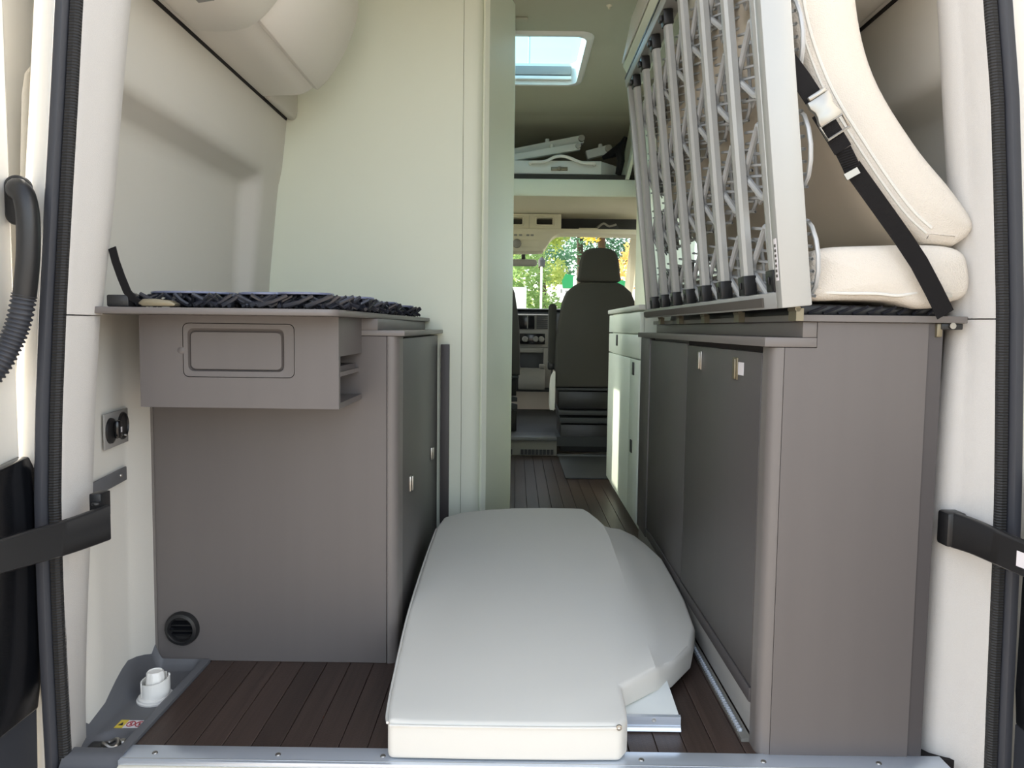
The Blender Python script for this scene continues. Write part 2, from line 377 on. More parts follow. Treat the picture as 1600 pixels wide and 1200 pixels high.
# bathroom partition: flat rear panel, rounded post, angled door panel
struct('wall_middle', MB().box(-0.97, 1.30, -0.02, -0.196, 1.335, CZ), 'panel', 'tall pale greenish white partition panel behind the left counter')
post = [(-0.1945, 1.30), (-0.165, 1.299), (-0.150, 1.301), (-0.138, 1.308), (-0.130, 1.32), (-0.128, 1.335), (-0.194, 1.345)]
struct('trim_9', MB().prism(post, 'Z', -0.002, CZ), 'panel', 'rounded white corner post of the partition', smooth=60)
ang = [(-0.1265, 1.322), (-0.120, 1.318), (-0.105, 1.330), (-0.024, 1.70), (-0.018, 1.72), (-0.018, 2.30), (-0.05, 2.30), (-0.05, 1.74), (-0.134, 1.345)]
struct('wall_aisle', MB().prism(ang, 'Z', -0.002, CZ), 'panel', 'narrow white bathroom side panel along the aisle', smooth=30)
struct('wall_front', MB().box(-0.97, 2.27, 0, -0.05, 2.30, CZ), 'panel', 'front side of the bathroom cell')

# ================================================================ LEFT CABINET + COUNTER
lc = thing('cabinet', (-0.58, 0.8, 0), 'tall grey laminate cabinet under the left counter with a round black vent', 'cabinet')
obj('body', MB().box(-0.872, 0.337, 0.0, -0.305, 1.285, 0.796), 'laminate', lc, bevel=0.001, seg=1)
obj('edge_strip', MB().box(-0.8745, 0.3345, 0.0, -0.862, 0.345, 0.806), 'laminate_edge', lc)
cp = [(-0.3035, 0.3365)] + [(-0.300 + 0.022 * math.sin(a), 0.358 - 0.022 * math.cos(a)) for a in [PI / 2 * k / 8 for k in range(9)]] + [(-0.2785, 0.42), (-0.3035, 0.42)]
obj('corner_post', MB().prism(cp, 'Z', 0.0, 0.796), 'laminate_edge', lc, smooth=50)
ldoor = obj('door', MB().box(-0.3035, 0.424, 0.035, -0.2785, 1.262, 0.790), 'laminate_shaded', lc, bevel=0.0015)
for (y, z) in ((0.542, 0.403), (1.056, 0.399)):
    obj('latch', MB().box(-0.2795, y - 0.014, z - 0.021, -0.272, y + 0.014, z + 0.021).box(-0.273, y - 0.003, z - 0.02, -0.268, y + 0.013, z + 0.02), 'steel', ldoor, bevel=0.003, label='steel push latch')
obj('top_slab', MB().box(-0.88, 0.3345, 0.797, -0.262, 1.285, 0.810), 'laminate_edge', lc, bevel=0.001)
obj('top_riser', MB().box(-0.88, 0.335, 0.810, -0.326, 1.285, 0.8375), 'laminate', lc, bevel=0.001)
vent = obj('vent', MB().lathe([(0.0001, -0.0008), (0.027, -0.0008), (0.029, -0.012), (0.031, -0.0145), (0.038, -0.0125), (0.0415, -0.006), (0.042, 0.001), (0.0001, 0.001)], (-0.802, 0.3365, 0.081), 'Y', 32), 'black', lc, label='round black heating outlet')
for dz, r in ((-0.014, 0.024), (0.0, 0.028), (0.014, 0.024)):
    vv = [(-0.802 - r, 0.329, 0.081 + dz - 0.003), (-0.802 + r, 0.329, 0.081 + dz - 0.003), (-0.802 + r, 0.338, 0.081 + dz + 0.004), (-0.802 - r, 0.338, 0.081 + dz + 0.004),
          (-0.802 - r, 0.3275, 0.081 + dz - 0.001), (-0.802 + r, 0.3275, 0.081 + dz - 0.001), (-0.802 + r, 0.3365, 0.081 + dz + 0.006), (-0.802 - r, 0.3365, 0.081 + dz + 0.006)]
    obj('vane', MB().add(vv, [(0, 1, 2, 3), (4, 5, 6, 7), (0, 1, 5, 4), (1, 2, 6, 5), (2, 3, 7, 6), (3, 0, 4, 7)]), 'blackgloss', vent)
tag(obj('filler_panel', MB().box(-0.268, 1.272, 0.0, -0.238, 1.298, 0.757), 'laminate_dark', bevel=0.001), 'narrow dark grey upright panel between cabinet door and partition', 'panel')

# left counter slab
cpl = [(-0.816, -0.02), (-0.380, -0.02)] + [(-0.372 + 0.032 * math.sin(a), 0.012 - 0.032 * math.cos(a)) for a in [PI / 2 * k / 8 for k in range(9)]] + [(-0.310, 1.29), (-0.90, 1.29), (-0.90, 0.09), (-0.836, 0.06), (-0.834, -0.002), (-0.829, -0.012)]
tag(obj('counter', MB().prism(cpl, 'Z', 0.838, 0.8505), 'laminate_edge', bevel=0.0008, seg=1, smooth=50), 'long grey counter slab lying on the tall cabinet and the hanging box', 'counter')
tag(obj('counter_bracket', MB().box(-0.772, 0.12, 0.812, -0.73, 0.24, 0.8375), 'black', bevel=0.001), 'small black block under the left counter beside the hanging box', 'bracket')

# hanging box under the left counter
bx = thing('hanging_box', (-0.57, 0.2, 0.646), 'grey box hanging under the left counter with a sunken panel and open side', 'box')
def panel_with_hole(mb, x0, z0, x1, z1, hole, ya, yb):
    n = len(hole)
    # outer ring sampled along the rectangle by angle so the loft stays tidy
    cx, cz = (min(h[0] for h in hole) + max(h[0] for h in hole)) / 2, (min(h[1] for h in hole) + max(h[1] for h in hole)) / 2
    out = []
    for hx, hz in hole:
        dx, dz = hx - cx, hz - cz; t = []
        if dx > 1e-9: t.append((x1 - cx) / dx)
        if dx < -1e-9: t.append((x0 - cx) / dx)
        if dz > 1e-9: t.append((z1 - cz) / dz)
        if dz < -1e-9: t.append((z0 - cz) / dz)
        k = min(t); out.append([cx + dx * k, cz + dz * k])
    for c in ((x0, z0), (x1, z0), (x1, z1), (x0, z1)):
        j = min(range(n), key=lambda i: (out[i][0] - c[0]) ** 2 + (out[i][1] - c[1]) ** 2); out[j] = list(c)
    mb.loft([[(p[0], yb, p[1]) for p in out], [(p[0], ya, p[1]) for p in out], [(p[0], ya, p[1]) for p in hole], [(p[0], yb, p[1]) for p in hole]], closed=True)
HX = (-0.686, 0.692 + 0.018, -0.455, 0.822)
fm = MB(); panel_with_hole(fm, -0.775, 0.647, -0.364, 0.8375, rrect(HX[0], HX[1], HX[2], HX[3], 0.012, 4), 0.10, 0.114)
obj('front_panel', fm, 'laminate', bx)
pn = MB(); g = 0.0015
o0 = rrect(HX[0] + g, HX[1] + g, HX[2] - g, HX[3] - g, 0.011, 4)
o1 = rrect(HX[0] + 0.010, HX[1] + 0.0125, HX[2] - 0.022, HX[3] - 0.011, 0.012, 4)
o2 = rrect(HX[0] + 0.0125, HX[1] + 0.015, HX[2] - 0.026, HX[3] - 0.016, 0.010, 4)
o3 = rrect(HX[0] + 0.015, HX[1] + 0.017, HX[2] - 0.029, HX[3] - 0.019, 0.010, 4)
def ring(o, y): return [(p[0], y, p[1]) for p in o]
pn.loft([ring(o0, 0.114), ring(o0, 0.1005), ring(o1, 0.1015), ring(o2, 0.110), ring(o3, 0.105)], closed=True, caps=True)
pan = obj('access_cover', pn, 'laminate', bx, smooth=25, label='sunken rounded cover plate')
obj('finger_tab', MB().lathe([(0.0001, 0.004), (0.0075, 0.004), (0.0085, 0.001), (0.0065, -0.0005), (0.0001, -0.0005)], (HX[0] - 0.004, 0.1, 0.765), 'Y', 20), 'laminate', pan)
obj('left_side', MB().box(-0.775, 0.1145, 0.647, -0.763, 0.3345, 0.8375), 'laminate', bx)
obj('bottom', MB().box(-0.7625, 0.1145, 0.647, -0.364, 0.3345, 0.659), 'laminate', bx)
obj('right_side', MB().box(-0.376, 0.1145, 0.756, -0.364, 0.3345, 0.8375), 'laminate', bx)
obj('shelf', MB().box(-0.7625, 0.1145, 0.722, -0.372, 0.30, 0.734), 'laminate_dark', bx)
obj('inner_rail', MB().box(-0.3775, 0.1145, 0.712, -0.370, 0.3345, 0.7215), 'laminate_edge', bx)

# spring base lying on the left counter: dark zigzag springs with flat plates on top
sb = thing('spring_mat', (-0.57, 0.5, 0.851), 'dark plastic bed spring mat lying flat on the left counter', 'bed base')
def flat_spring(dx, dy, ph):
    mb = MB(); r = 0.0042
    for q in range(3):
        a0 = ph + q * 2 * PI / 3
        pts = []
        for k in range(9):
            a = a0 + k * 2 * PI / 9 * 0.95
            rad = 0.050 if k % 2 == 0 else 0.066
            pts.append((rad * math.cos(a) * dx, rad * math.sin(a) * dy, 0.0045 + (0.0 if k % 2 == 0 else 0.021)))
        mb.tube(pts, r, 6)
    for q in range(6):
        a = ph + q * PI / 3
        mb.tube([(0.072 * math.cos(a) * dx, 0.072 * math.sin(a) * dy, 0.005), (0.03 * math.cos(a + 0.5) * dx, 0.03 * math.sin(a + 0.5) * dy, 0.024), (0.012 * math.cos(a + 1) * dx, 0.012 * math.sin(a + 1) * dy, 0.026)], 0.004, 6)
    return mb
fs0 = None; pl0 = None; cnt = 0
for j in range(7):
    for i in range(4):
        x = -0.712 + i * 0.108 + (0.018 if j % 2 else 0.0); y = 0.075 + j * 0.165
        if fs0 is None:
            fs0 = obj('spring', flat_spring(0.85, 1.1, 0.3), 'darkwire', sb)
            base = Vector(fs0.location); fs0.location = base + Vector((x, y, 0.851)); o = fs0
        else:
            o = fs0.copy(); COL.objects.link(o); o.parent = sb; o.location = base + Vector((x, y, 0.851))
        o.rotation_euler = (0, 0, random.choice((0, 1, 2)) * 0.7)
        if (i, j) in ((0, 0), (1, 0), (3, 0)) or (j > 0 and i in (0, 2)):
            continue
        w = 0.055 if j else 0.062
        p = obj('spring_plate', MB().prism([(w * 0.98 * math.cos(2 * PI * k / 16), w * 0.9 * math.sin(2 * PI * k / 16)) for k in range(16)], 'Z', 0.0, 0.005), 'plate', sb, bevel=0.0015, label='flat bluish grey pressure plate')
        p.location = base + Vector((x, y, 0.851 + 0.0275))
for x, y, w in ((-0.655, 0.09, 0.085), (-0.425, 0.07, 0.058)):
    p = obj('spring_plate', MB().prism([(w * math.cos(2 * PI * k / 18), 0.06 * math.sin(2 * PI * k / 18)) for k in range(18)], 'Z', 0.0, 0.0045), 'plate', sb, bevel=0.0015, label='flat bluish grey pressure plate')
    p.location = base + Vector((x, y, 0.851 + 0.0285))
obj('corner_block', MB().box(-0.788, 0.0, 0.851, -0.745, 0.06, 0.874), 'black', sb, bevel=0.003)
rng = random.Random(5); mb = MB()
for k in range(26):
    x = -0.69 + 0.33 * k / 25 + rng.uniform(-0.01, 0.01); dx = rng.choice((-1, 1)) * rng.uniform(0.03, 0.055); y = rng.uniform(0.0, 0.05)
    mb.tube([(x - dx / 2, y, 0.856), (x, y + 0.004, 0.863 + rng.uniform(0, 0.004)), (x + dx / 2, y + 0.008, 0.877)], 0.0043, 6)
obj('edge_spring', mb, 'darkwire', sb)

lst = thing('lashing_strap', (-0.70, -0.005, 0.851), 'short black webbing strap standing up with a brass buckle on the left counter', 'strap')
obj('webbing', MB().strip([(-0.774, 0.0, 0.963), (-0.768, 0.0, 0.938), (-0.758, 0.0, 0.908), (-0.747, 0.0, 0.880), (-0.736, 0.0, 0.866), (-0.722, 0.0, 0.8595), (-0.705, 0.0, 0.857)], (0.92, -0.25, 0.30), 0.0085, 0.0025), 'web', lst)
obj('buckle', MB().prism([(-0.712, 0.852), (-0.722, 0.858), (-0.712, 0.866), (-0.690, 0.867), (-0.660, 0.864), (-0.648, 0.857), (-0.652, 0.852)], 'Y', -0.014, 0.012), 'brass', lst, bevel=0.003, label='flat brass coloured buckle')

# sockets and bracket on the left lining
def wall_pt(y): return -0.855 - (y - 0.02) * 0.140
def on_wall(mb, y0, y1, z0, z1, off, th):
    vs = []
    for o in (off, off + th):
        for y, z in ((y0, z0), (y1, z0), (y1, z1), (y0, z1)): vs.append((wall_pt(y) + o, y + o * 0.14, z))
    return mb.add(vs, [(0, 1, 2, 3), (4, 5, 6, 7), (0, 1, 5, 4), (1, 2, 6, 5), (2, 3, 7, 6), (3, 0, 4, 7)])
def wall_lathe(mb, prof, y, z, n=24):
    d = Vector((1, 0.14, 0)).normalized(); u = Vector((-0.14, 1, 0)).normalized(); w = Vector((0, 0, 1)); c = Vector((wall_pt(y), y, z))
    return mb.loft([[tuple(c + d * h + (u * math.cos(2 * PI * k / n) + w * math.sin(2 * PI * k / n)) * r) for k in range(n)] for r, h in prof], closed=True, caps=True)
sp = thing('socket_plate', (wall_pt(0.17), 0.17, 0.55), 'grey plate with two round black sockets on the left lining', 'socket')
obj('plate', on_wall(MB(), 0.112, 0.246, 0.552, 0.628, 0.0055, 0.004), 'greyplastic', sp, bevel=0.001)
s1 = obj('socket', wall_lathe(MB(), [(0.0001, 0.011), (0.024, 0.011), (0.026, 0.011), (0.027, 0.0145), (0.030, 0.013), (0.031, 0.009), (0.0001, 0.009)], 0.212, 0.592), 'black', sp, label='open black socket')
obj('contact', wall_lathe(MB(), [(0.0001, 0.0115), (0.004, 0.0115), (0.003, 0.016), (0.0001, 0.0165)], 0.219, 0.570, 10), 'steel', s1)
s2 = obj('socket', wall_lathe(MB(), [(0.0001, 0.009), (0.028, 0.009), (0.027, 0.014), (0.022, 0.015), (0.0001, 0.015)], 0.142, 0.590), 'black', sp, label='black socket with a plugged adapter')
obj('adapter', on_wall(MB(), 0.140, 0.164, 0.572, 0.612, 0.0155, 0.012), 'blackgloss', s2, bevel=0.006)
obj('mark', on_wall(MB(), 0.150, 0.156, 0.586, 0.597, 0.0278, 0.0006), 'paper', s2)
wb = thing('wall_bracket', (wall_pt(0.15), 0.15, 0.44), 'flat grey metal strap bracket below the sockets on the left lining', 'bracket')
obj('bar', on_wall(MB(), 0.02, 0.233, 0.466, 0.497, 0.005, 0.004), 'tray', wb, bevel=0.0015)
obj('rivet', wall_lathe(MB(), [(0.0001, 0.009), (0.005, 0.009), (0.004, 0.0115), (0.0001, 0.012)], 0.196, 0.483, 12), 'steel', wb)

# ================================================================ FLOOR TRAY
def sst(a, b, t):
    t = max(0, min(1, (t - a) / (b - a))); return t * t * (3 - 2 * t)
def tray_z(x, y):
    z = 0.006
    inner = sst(-0.752, -0.772, x) if x > -0.80 else 1.0
    back = sst(0.335, 0.318, y); near = sst(-0.062, -0.040, y)
    well = -0.024 * inner * back * near
    z += well
    z += 0.062 * sst(-0.848, -0.885, x) * near
    d = math.hypot(x + 0.802, (y - 0.0) * 0.95)
    z -= 0.013 * sst(0.044, 0.036, d)
    z += -0.02 * sst(-0.085, -0.105, y)
    return z
mb = MB(); NX, NY = 34, 66
for j in range(NY + 1):
    for i in range(NX + 1):
        y = lerp(-0.118, 0.3335, j / NY); x = lerp(lerp(-0.846, -0.905, sst(-0.07, -0.03, y)), -0.7335, i / NX); mb.v.append((x, y, tray_z(x, y)))
for j in range(NY):
    for i in range(NX):
        a = j * (NX + 1) + i; mb.f.append((a, a + 1, a + NX + 2, a + NX + 1))
b0 = len(mb.v)
for j in range(NY + 1): mb.v.append((-0.7335, lerp(-0.118, 0.3335, j / NY), -0.058))
for j in range(NY): mb.f.append((j * (NX + 1) + NX, b0 + j, b0 + j + 1, (j + 1) * (NX + 1) + NX))
b1 = len(mb.v)
for i in range(NX + 1): mb.v.append((lerp(-0.846, -0.7335, i / NX), -0.118, -0.25))
for i in range(NX): mb.f.append((i, i + 1, b1 + i + 1, b1 + i))
ft = thing('floor_tray', (-0.82, 0.11, -0.02), 'dark grey moulded tray beside the planks at the left pillar', 'tray')
obj('shell', mb, 'tray', ft, smooth=60)
st = obj('warning_sticker', MB().box(-0.822, 0.052, -0.0178, -0.765, 0.083, -0.0172), 'paper', ft, label='white sticker with yellow end and two prohibition signs')
obj('yellow_end', MB().box(-0.823, 0.0515, -0.0177, -0.806, 0.0835, -0.0169), 'yellow', st)
obj('warning_triangle', MB().prism([(-0.8195, 0.061), (-0.8095, 0.061), (-0.8145, 0.074)], 'Z', -0.0172, -0.0166), 'black', st)
for x in (-0.795, -0.777):
    c = [(x + 0.008 * math.cos(2 * PI * k / 20), 0.0675 + 0.010 * math.sin(2 * PI * k / 20), -0.0169) for k in range(20)]
    obj('prohibition_sign', MB().tube(c, 0.0011, 5, closed=True).tube([(x - 0.0055, 0.0745, -0.0169), (x + 0.0055, 0.0605, -0.0169)], 0.0010, 5).tube([(x, 0.062, -0.0170), (x, 0.073, -0.0170)], 0.0014, 5), 'red', st)
td = thing('tie_down_eye', (-0.80, 0.0, -0.04), 'black and steel tie-down eye in the round recess of the grey tray', 'tie-down')
obj('eye', MB().tube([(-0.80 + 0.014 * math.cos(2 * PI * k / 16), -0.004 + 0.012 * math.sin(2 * PI * k / 16), -0.020 + 0.004 * math.sin(4 * PI * k / 16)) for k in range(16)], 0.0042, 7, closed=True), 'steel', td)
obj('flap', MB().box(-0.840, -0.022, -0.030, -0.806, 0.004, -0.018), 'black', td, bevel=0.004)
obj('bolt', MB().lathe([(0.0001, 0), (0.009, 0), (0.009, 0.006), (0.006, 0.009), (0.0001, 0.009)], (-0.786, 0.014, -0.0305), n=12), 'steel', td)

dv = thing('drain_valve', (-0.795, 0.178, -0.018), 'white drain valve with a ribbed cap standing in the grey tray', 'valve')
obj('base_ring', MB().lathe([(0.0001, 0.0), (0.039, 0.0), (0.0395, 0.004), (0.037, 0.0055), (0.0365, 0.009), (0.034, 0.011), (0.0001, 0.011)], (-0.795, 0.178, -0.018), n=36), 'whiteplastic', dv)
cm = MB(); cN = 40; gap = {5, 6, 24, 25}
for k in range(cN):
    if k in gap: continue
    a0 = 2 * PI * k / cN; a1 = 2 * PI * (k + 1) / cN; vs = []
    h1 = -0.018 + 0.047 + 0.005 * math.cos(a0 - 0.7); h2 = -0.018 + 0.047 + 0.005 * math.cos(a1 - 0.7)
    for r in (0.0305, 0.0275):
        for a, h in ((a0, h1), (a1, h2)):
            vs += [(-0.795 + r * math.cos(a), 0.178 + r * math.sin(a), -0.008), (-0.795 + r * math.cos(a), 0.178 + r * math.sin(a), h)]
    cm.add(vs, [(0, 2, 3, 1), (4, 5, 7, 6), (1, 3, 7, 5), (0, 1, 5, 4), (2, 6, 7, 3), (0, 4, 6, 2)])
obj('collar', cm, 'whiteplastic', dv, smooth=40, fix=False, label='slotted white collar')
kn = []
for r, h in ((0.020, -0.010), (0.0195, 0.02), (0.0175, 0.043), (0.0155, 0.047), (0.0145, 0.0465), (0.0138, 0.045), (0.002, 0.045)):
    kn.append([(-0.795 + (r * (1 + (0.07 if k % 4 < 2 and 0.0 < h < 0.044 else 0))) * math.cos(2 * PI * k / 32), 0.178 + (r * (1 + (0.07 if k % 4 < 2 and 0 < h < 0.044 else 0))) * math.sin(2 * PI * k / 32), h) for k in range(32)])
obj('cap', MB().loft(kn, closed=True, caps=True), 'whiteplastic', dv, smooth=30, label='ribbed white twist cap')

# ================================================================ RIGHT CABINET + COUNTER
rc = thing('cabinet', (0.64, 0.68, 0), 'large dark grey cabinet under the right counter with two latched doors', 'cabinet')
XA = 0.476
obj('body', MB().box(XA + 0.016, -0.046, 0.0, 0.5594, 1.42, 0.789).box(0.5596, -0.046, 0.0, 0.765, 1.42, 0.837), 'laminate', rc, bevel=0.001, seg=1)
obj('end_panel', MB().box(0.5005, -0.050, 0.0, 0.5595, -0.0462, 0.789).box(0.5595, -0.050, 0.0, 0.765, -0.0462, 0.837), 'laminate', rc)
cp = [(0.4995, -0.0495)] + [(XA + 0.022 - 0.022 * math.sin(a), -0.0275 - 0.022 * math.cos(a)) for a in [PI / 2 * k / 8 for k in range(9)]] + [(XA, 0.0), (0.4995, 0.0)]
obj('corner_post', MB().prism(cp, 'Z', 0.0, 0.789), 'laminate_edge', rc, smooth=50)
d1 = obj('door', MB().box(XA, 0.006, 0.112, XA + 0.0155, 0.650, 0.7775), 'laminate_shaded', rc, bevel=0.0015)
d2 = obj('door', MB().box(XA + 0.001, 0.658, 0.112, XA + 0.0155, 1.232, 0.782), 'laminate_shaded', rc, bevel=0.0015)
obj('gap_shade', MB().box(XA + 0.007, 0.6505, 0.112, XA + 0.0158, 0.6575, 0.777).box(XA + 0.006, 0.0, 0.7785, XA + 0.0158, 0.66, 0.790), 'gap', rc, label='dark strip painting the shade in the gap around the near door')  # dark strip behind the door edges, painted shade of the open gap
obj('far_stile', MB().box(XA - 0.003, 1.236, 0.075, XA + 0.0155, 1.42, 0.789), 'laminate_shaded', rc, bevel=0.002)
obj('bottom_rail', MB().box(XA - 0.002, 0.006, 0.080, XA + 0.0155, 0.655, 0.109).box(XA - 0.001, 0.66, 0.080, XA + 0.0155, 1.234, 0.109), 'laminate_dark', rc, bevel=0.001)
obj('plinth', MB().box(XA + 0.004, 0.0, 0.014, XA + 0.0155, 1.42, 0.074), 'greyplastic', rc, bevel=0.002, label='grey plinth strip')
def latch(d, y, z, m, lab):
    obj('latch', MB().box(XA - 0.003, y - 0.017, z - 0.024, XA + 0.001, y + 0.017, z + 0.024).box(XA - 0.008, y - 0.014, z - 0.022, XA - 0.002, y + 0.002, z + 0.022), m, d, bevel=0.002, label=lab)
latch(d1, 0.178, 0.738, 'brass', 'brass coloured latch')
latch(d1, 0.50, 0.742, 'steel', 'steel push latch')
obj('label_tape', MB().box(XA - 0.0012, 0.120, 0.726, XA - 0.0002, 0.158, 0.753).box(XA - 0.0016, 0.128, 0.744, XA - 0.0011, 0.151, 0.7455), 'paper', d1, label='white tape label beside the brass latch')
obj('top_slab', MB().box(0.462, -0.052, 0.7905, 0.5585, 1.43, 0.808), 'laminate_edge', rc, bevel=0.001)
obj('step', MB().box(0.532, -0.050, 0.8085, 0.5585, 1.43, 0.8375), 'laminate_edge', rc, bevel=0.001)
obj('side_strip', MB().box(0.7655, -0.0475, 0.0, 0.793, 0.03, 0.837), 'laminate_dark', rc)
stud = MB()
for k in range(60):
    y = 0.03 + k * 0.011
    stud.lathe([(0.0052, -0.002), (0.0052, 0.003), (0.003, 0.0055), (0.0003, 0.006)], (0.4665, y, 0.0085), n=6)
ls = thing('led_strip', (0.468, 0.36, 0.0), 'studded silver strip along the foot of the right cabinet', 'strip')
obj('rail', MB().prism([(0.4605, 0.0005), (0.4785, 0.0005), (0.4785, 0.011), (0.474, 0.0085), (0.4605, 0.007)], 'Y', 0.0, 0.72), 'dash_light', ls)
o = obj('stud', stud, 'alu_bright', ls); o['kind'] = 'stuff'

cpr = [(0.522, -0.06), (0.825, -0.06), (0.833, -0.055), (0.838, -0.045), (0.838, 0.02), (0.90, 0.06), (0.90, 1.45), (0.522, 1.45)]
tag(obj('counter', MB().prism(cpr, 'Z', 0.838, 0.8505), 'laminate_edge', bevel=0.0008, seg=1), 'grey counter slab on the two-door cabinet under the folded bed frame', 'counter')
cb = thing('counter_bracket', (0.79, -0.03, 0.815), 'black hinge bracket with a bolt under the end of the right counter', 'bracket')
obj('bar', MB().box(0.785, -0.056, 0.826, 0.825, 0.0, 0.8375), 'black', cb, bevel=0.002)
obj('leg', MB().box(0.778, -0.054, 0.812, 0.789, -0.01, 0.8375), 'brass', cb, bevel=0.002)
obj('bolt', MB().lathe([(0.0001, 0.0), (0.006, 0.0), (0.006, 0.007), (0.0001, 0.007)], (0.803, -0.062, 0.833), 'Y', 10), 'steel', cb)
tag(obj('spring_tray', MB().prism([(0.535, 0.851), (0.80, 0.851), (0.815, 0.857), (0.80, 0.866), (0.54, 0.872)], 'Y', -0.02, 1.2), 'black', bevel=0.003), 'flat black plastic layer between the right counter and the white cushion', 'tray')
ob = MB()
for k in range(9):
    ob.tube([(0.55 + k * 0.028, -0.026, 0.854), (0.585 + k * 0.026, -0.024, 0.868)], 0.003, 6)
tag(obj('spring_rods', ob, 'darkwire'), 'thin dark spring rods peeping out under the white cushion', 'rods')

# ================================================================ FOLDED BED FRAME
TILT = 0.11; CA, SA = math.cos(math.atan(TILT)), math.sin(math.atan(TILT))
def fp(y, h, d): return (0.490 - SA * h + CA * d, y, 0.862 + CA * h + SA * d)
def fbox(mb, y0, h0, d0, y1, h1, d1):
    vs = [fp(y, h, d) for y in (y0, y1) for h in (h0, h1) for d in (d0, d1)]
    return mb.add(vs, [(0, 1, 3, 2), (4, 6, 7, 5), (0, 4, 5, 1), (2, 3, 7, 6), (0, 2, 6, 4), (1, 5, 7, 3)])
bf = thing('folding_bed', (0.50, 0.64, 0.86), 'silver slatted bed frame folded up on the right counter', 'bed frame')
FH = 0.86; FY0, FY1 = -0.098, 1.36
mb = MB(); fbox(mb, FY0 + 0.03, 0.0, -0.014, FY1, 0.03, 0.036); obj('bottom_rail', mb, 'alu_paint', bf, bevel=0.002)
mb = MB(); fbox(mb, 0.0, 0.004, -0.018, FY1, 0.022, -0.0145); obj('felt_strip', mb, 'mesh', bf, label='dark grey felt strip')
mb = MB(); fbox(mb, FY0 + 0.03, FH - 0.03, -0.014, FY1, FH, 0.036); obj('top_rail', mb, 'alu_paint', bf, bevel=0.002)
mb = MB(); fbox(mb, FY0 + 0.03, FH, -0.015, FY1, FH + 0.006, 0.036); obj('top_seal', mb, 'black', bf, label='black edge strip')
mb = MB(); fbox(mb, FY0, 0.0, -0.014, FY0 + 0.03, FH, 0.040); fbox(mb, FY0 + 0.0305, 0.0305, 0.004, FY0 + 0.046, FH - 0.031, 0.012); obj('near_rail', mb, 'alu_paint', bf, bevel=0.0025)
mb = MB(); fbox(mb, FY1 - 0.028, 0.0305, -0.010, FY1, FH - 0.0305, 0.036); obj('far_rail', mb, 'alu_paint', bf, bevel=0.002)
mb = MB(); fbox(mb, FY0 + 0.006, 0.05, -0.0152, FY0 + 0.018, 0.125, -0.0142); obj('label_sticker', mb, 'paper', bf)
mb = MB()
for k in range(7): fbox(mb, FY0 + 0.008, 0.056 + k * 0.009, -0.0156, FY0 + 0.016, 0.061 + k * 0.009, -0.0151)
obj('sticker_print', mb, 'mesh', bf)
def bar_mesh(h0, h1):
    mb = MB(); prof = [(-0.0175, 0.010), (-0.0175, -0.002), (-0.0125, -0.0085), (0.0, -0.0105), (0.0125, -0.0085), (0.0175, -0.002), (0.0175, 0.010)]
    mb.loft([[fp(y, h, d) for y, d in prof] for h in (h0, h1)], closed=True, caps=True); return mb
barY = [-0.035 + 0.18 * k for k in range(8)]
bar0 = obj('bar', bar_mesh(0.072, FH - 0.072), 'alu_paint', bf, smooth=15)
mb = MB(); fbox(mb, -0.021, 0.0315, -0.0125, 0.021, 0.0715, 0.014); fbox(mb, -0.004, 0.045, -0.0165, 0.004, 0.060, -0.0126); cap0 = obj('end_cap', mb, 'black', bf, bevel=0.003, label='black plastic bar holder')
mb = MB(); fbox(mb, -0.021, FH - 0.0715, -0.0125, 0.021, FH - 0.0315, 0.014); fbox(mb, -0.012, FH - 0.06, -0.022, 0.012, FH - 0.044, -0.0126); cap1 = obj('end_cap', mb, 'black', bf, bevel=0.003, label='black plastic bar holder')
def wire_spring():
    mb = MB(); r = 0.0064
    tri = [(0.060, 0.060), (0.052, 0.148), (0.040, 0.153), (0.030, 0.146), (-0.052, 0.088), (-0.056, 0.078), (-0.052, 0.068), (0.034, 0.014), (0.048, 0.010), (0.058, 0.02)]
    mb.tube([fp(-y, h, 0.0175) for y, h in tri], r, 7, closed=True)
    ov = []
    for k in range(18):
        a = 2 * PI * k / 18; ov.append(fp(0.060 * math.cos(a), 0.080 + 0.072 * max(-0.92, min(0.92, math.sin(a) * 1.15)), 0.058 + 0.003 * math.cos(2 * a)))
    mb.tube(ov, 0.0042, 6, closed=True)
    tri2 = [(0.055, 0.078), (-0.04, 0.142), (-0.052, 0.146), (-0.060, 0.13), (-0.060, 0.03), (-0.05, 0.014), (-0.04, 0.018)]
    mb.tube([fp(-y, h, 0.040) for y, h in tri2], 0.0036, 6, closed=True)
    for k in range(13):
        h = 0.012 + k * 0.0112
        mb.tube([fp(-0.055 + 0.006 * (k % 3), h, 0.022), fp(0.01 * (k % 2), h + 0.010, 0.038), fp(0.052, h - 0.004, 0.057)], 0.0030, 5, caps=False)
        if k % 2 == 0: mb.tube([fp(0.058 - 0.008 * (k % 2), h + 0.016, 0.022), fp(-0.045, h - 0.004, 0.056)], 0.0032, 5, caps=False)
    return mb
ws0 = obj('wire_spring', wire_spring(), 'wire', bf)
hb = obj('hinge', MB().box(0.508, -0.020, 0.8385, 0.5215, 0.020, 0.8615).lathe([(0.0001, -0.02), (0.0055, -0.02), (0.0055, 0.02), (0.0001, 0.02)], (0.511, 0, 0.8605), 'Y', 10), 'brass', bf, label='dull brass hinge')
def up(h): return (-SA * h, 0, CA * h)
first = True
for k, y in enumerate(barY):
    for src in (bar0, cap0, cap1):
        if k == 0: src.location = Vector(src.location) + Vector((0, y, 0))
        else: copy_part(src, bf, (0, y - barY[0], 0))
b = Vector(ws0.location); n = 0
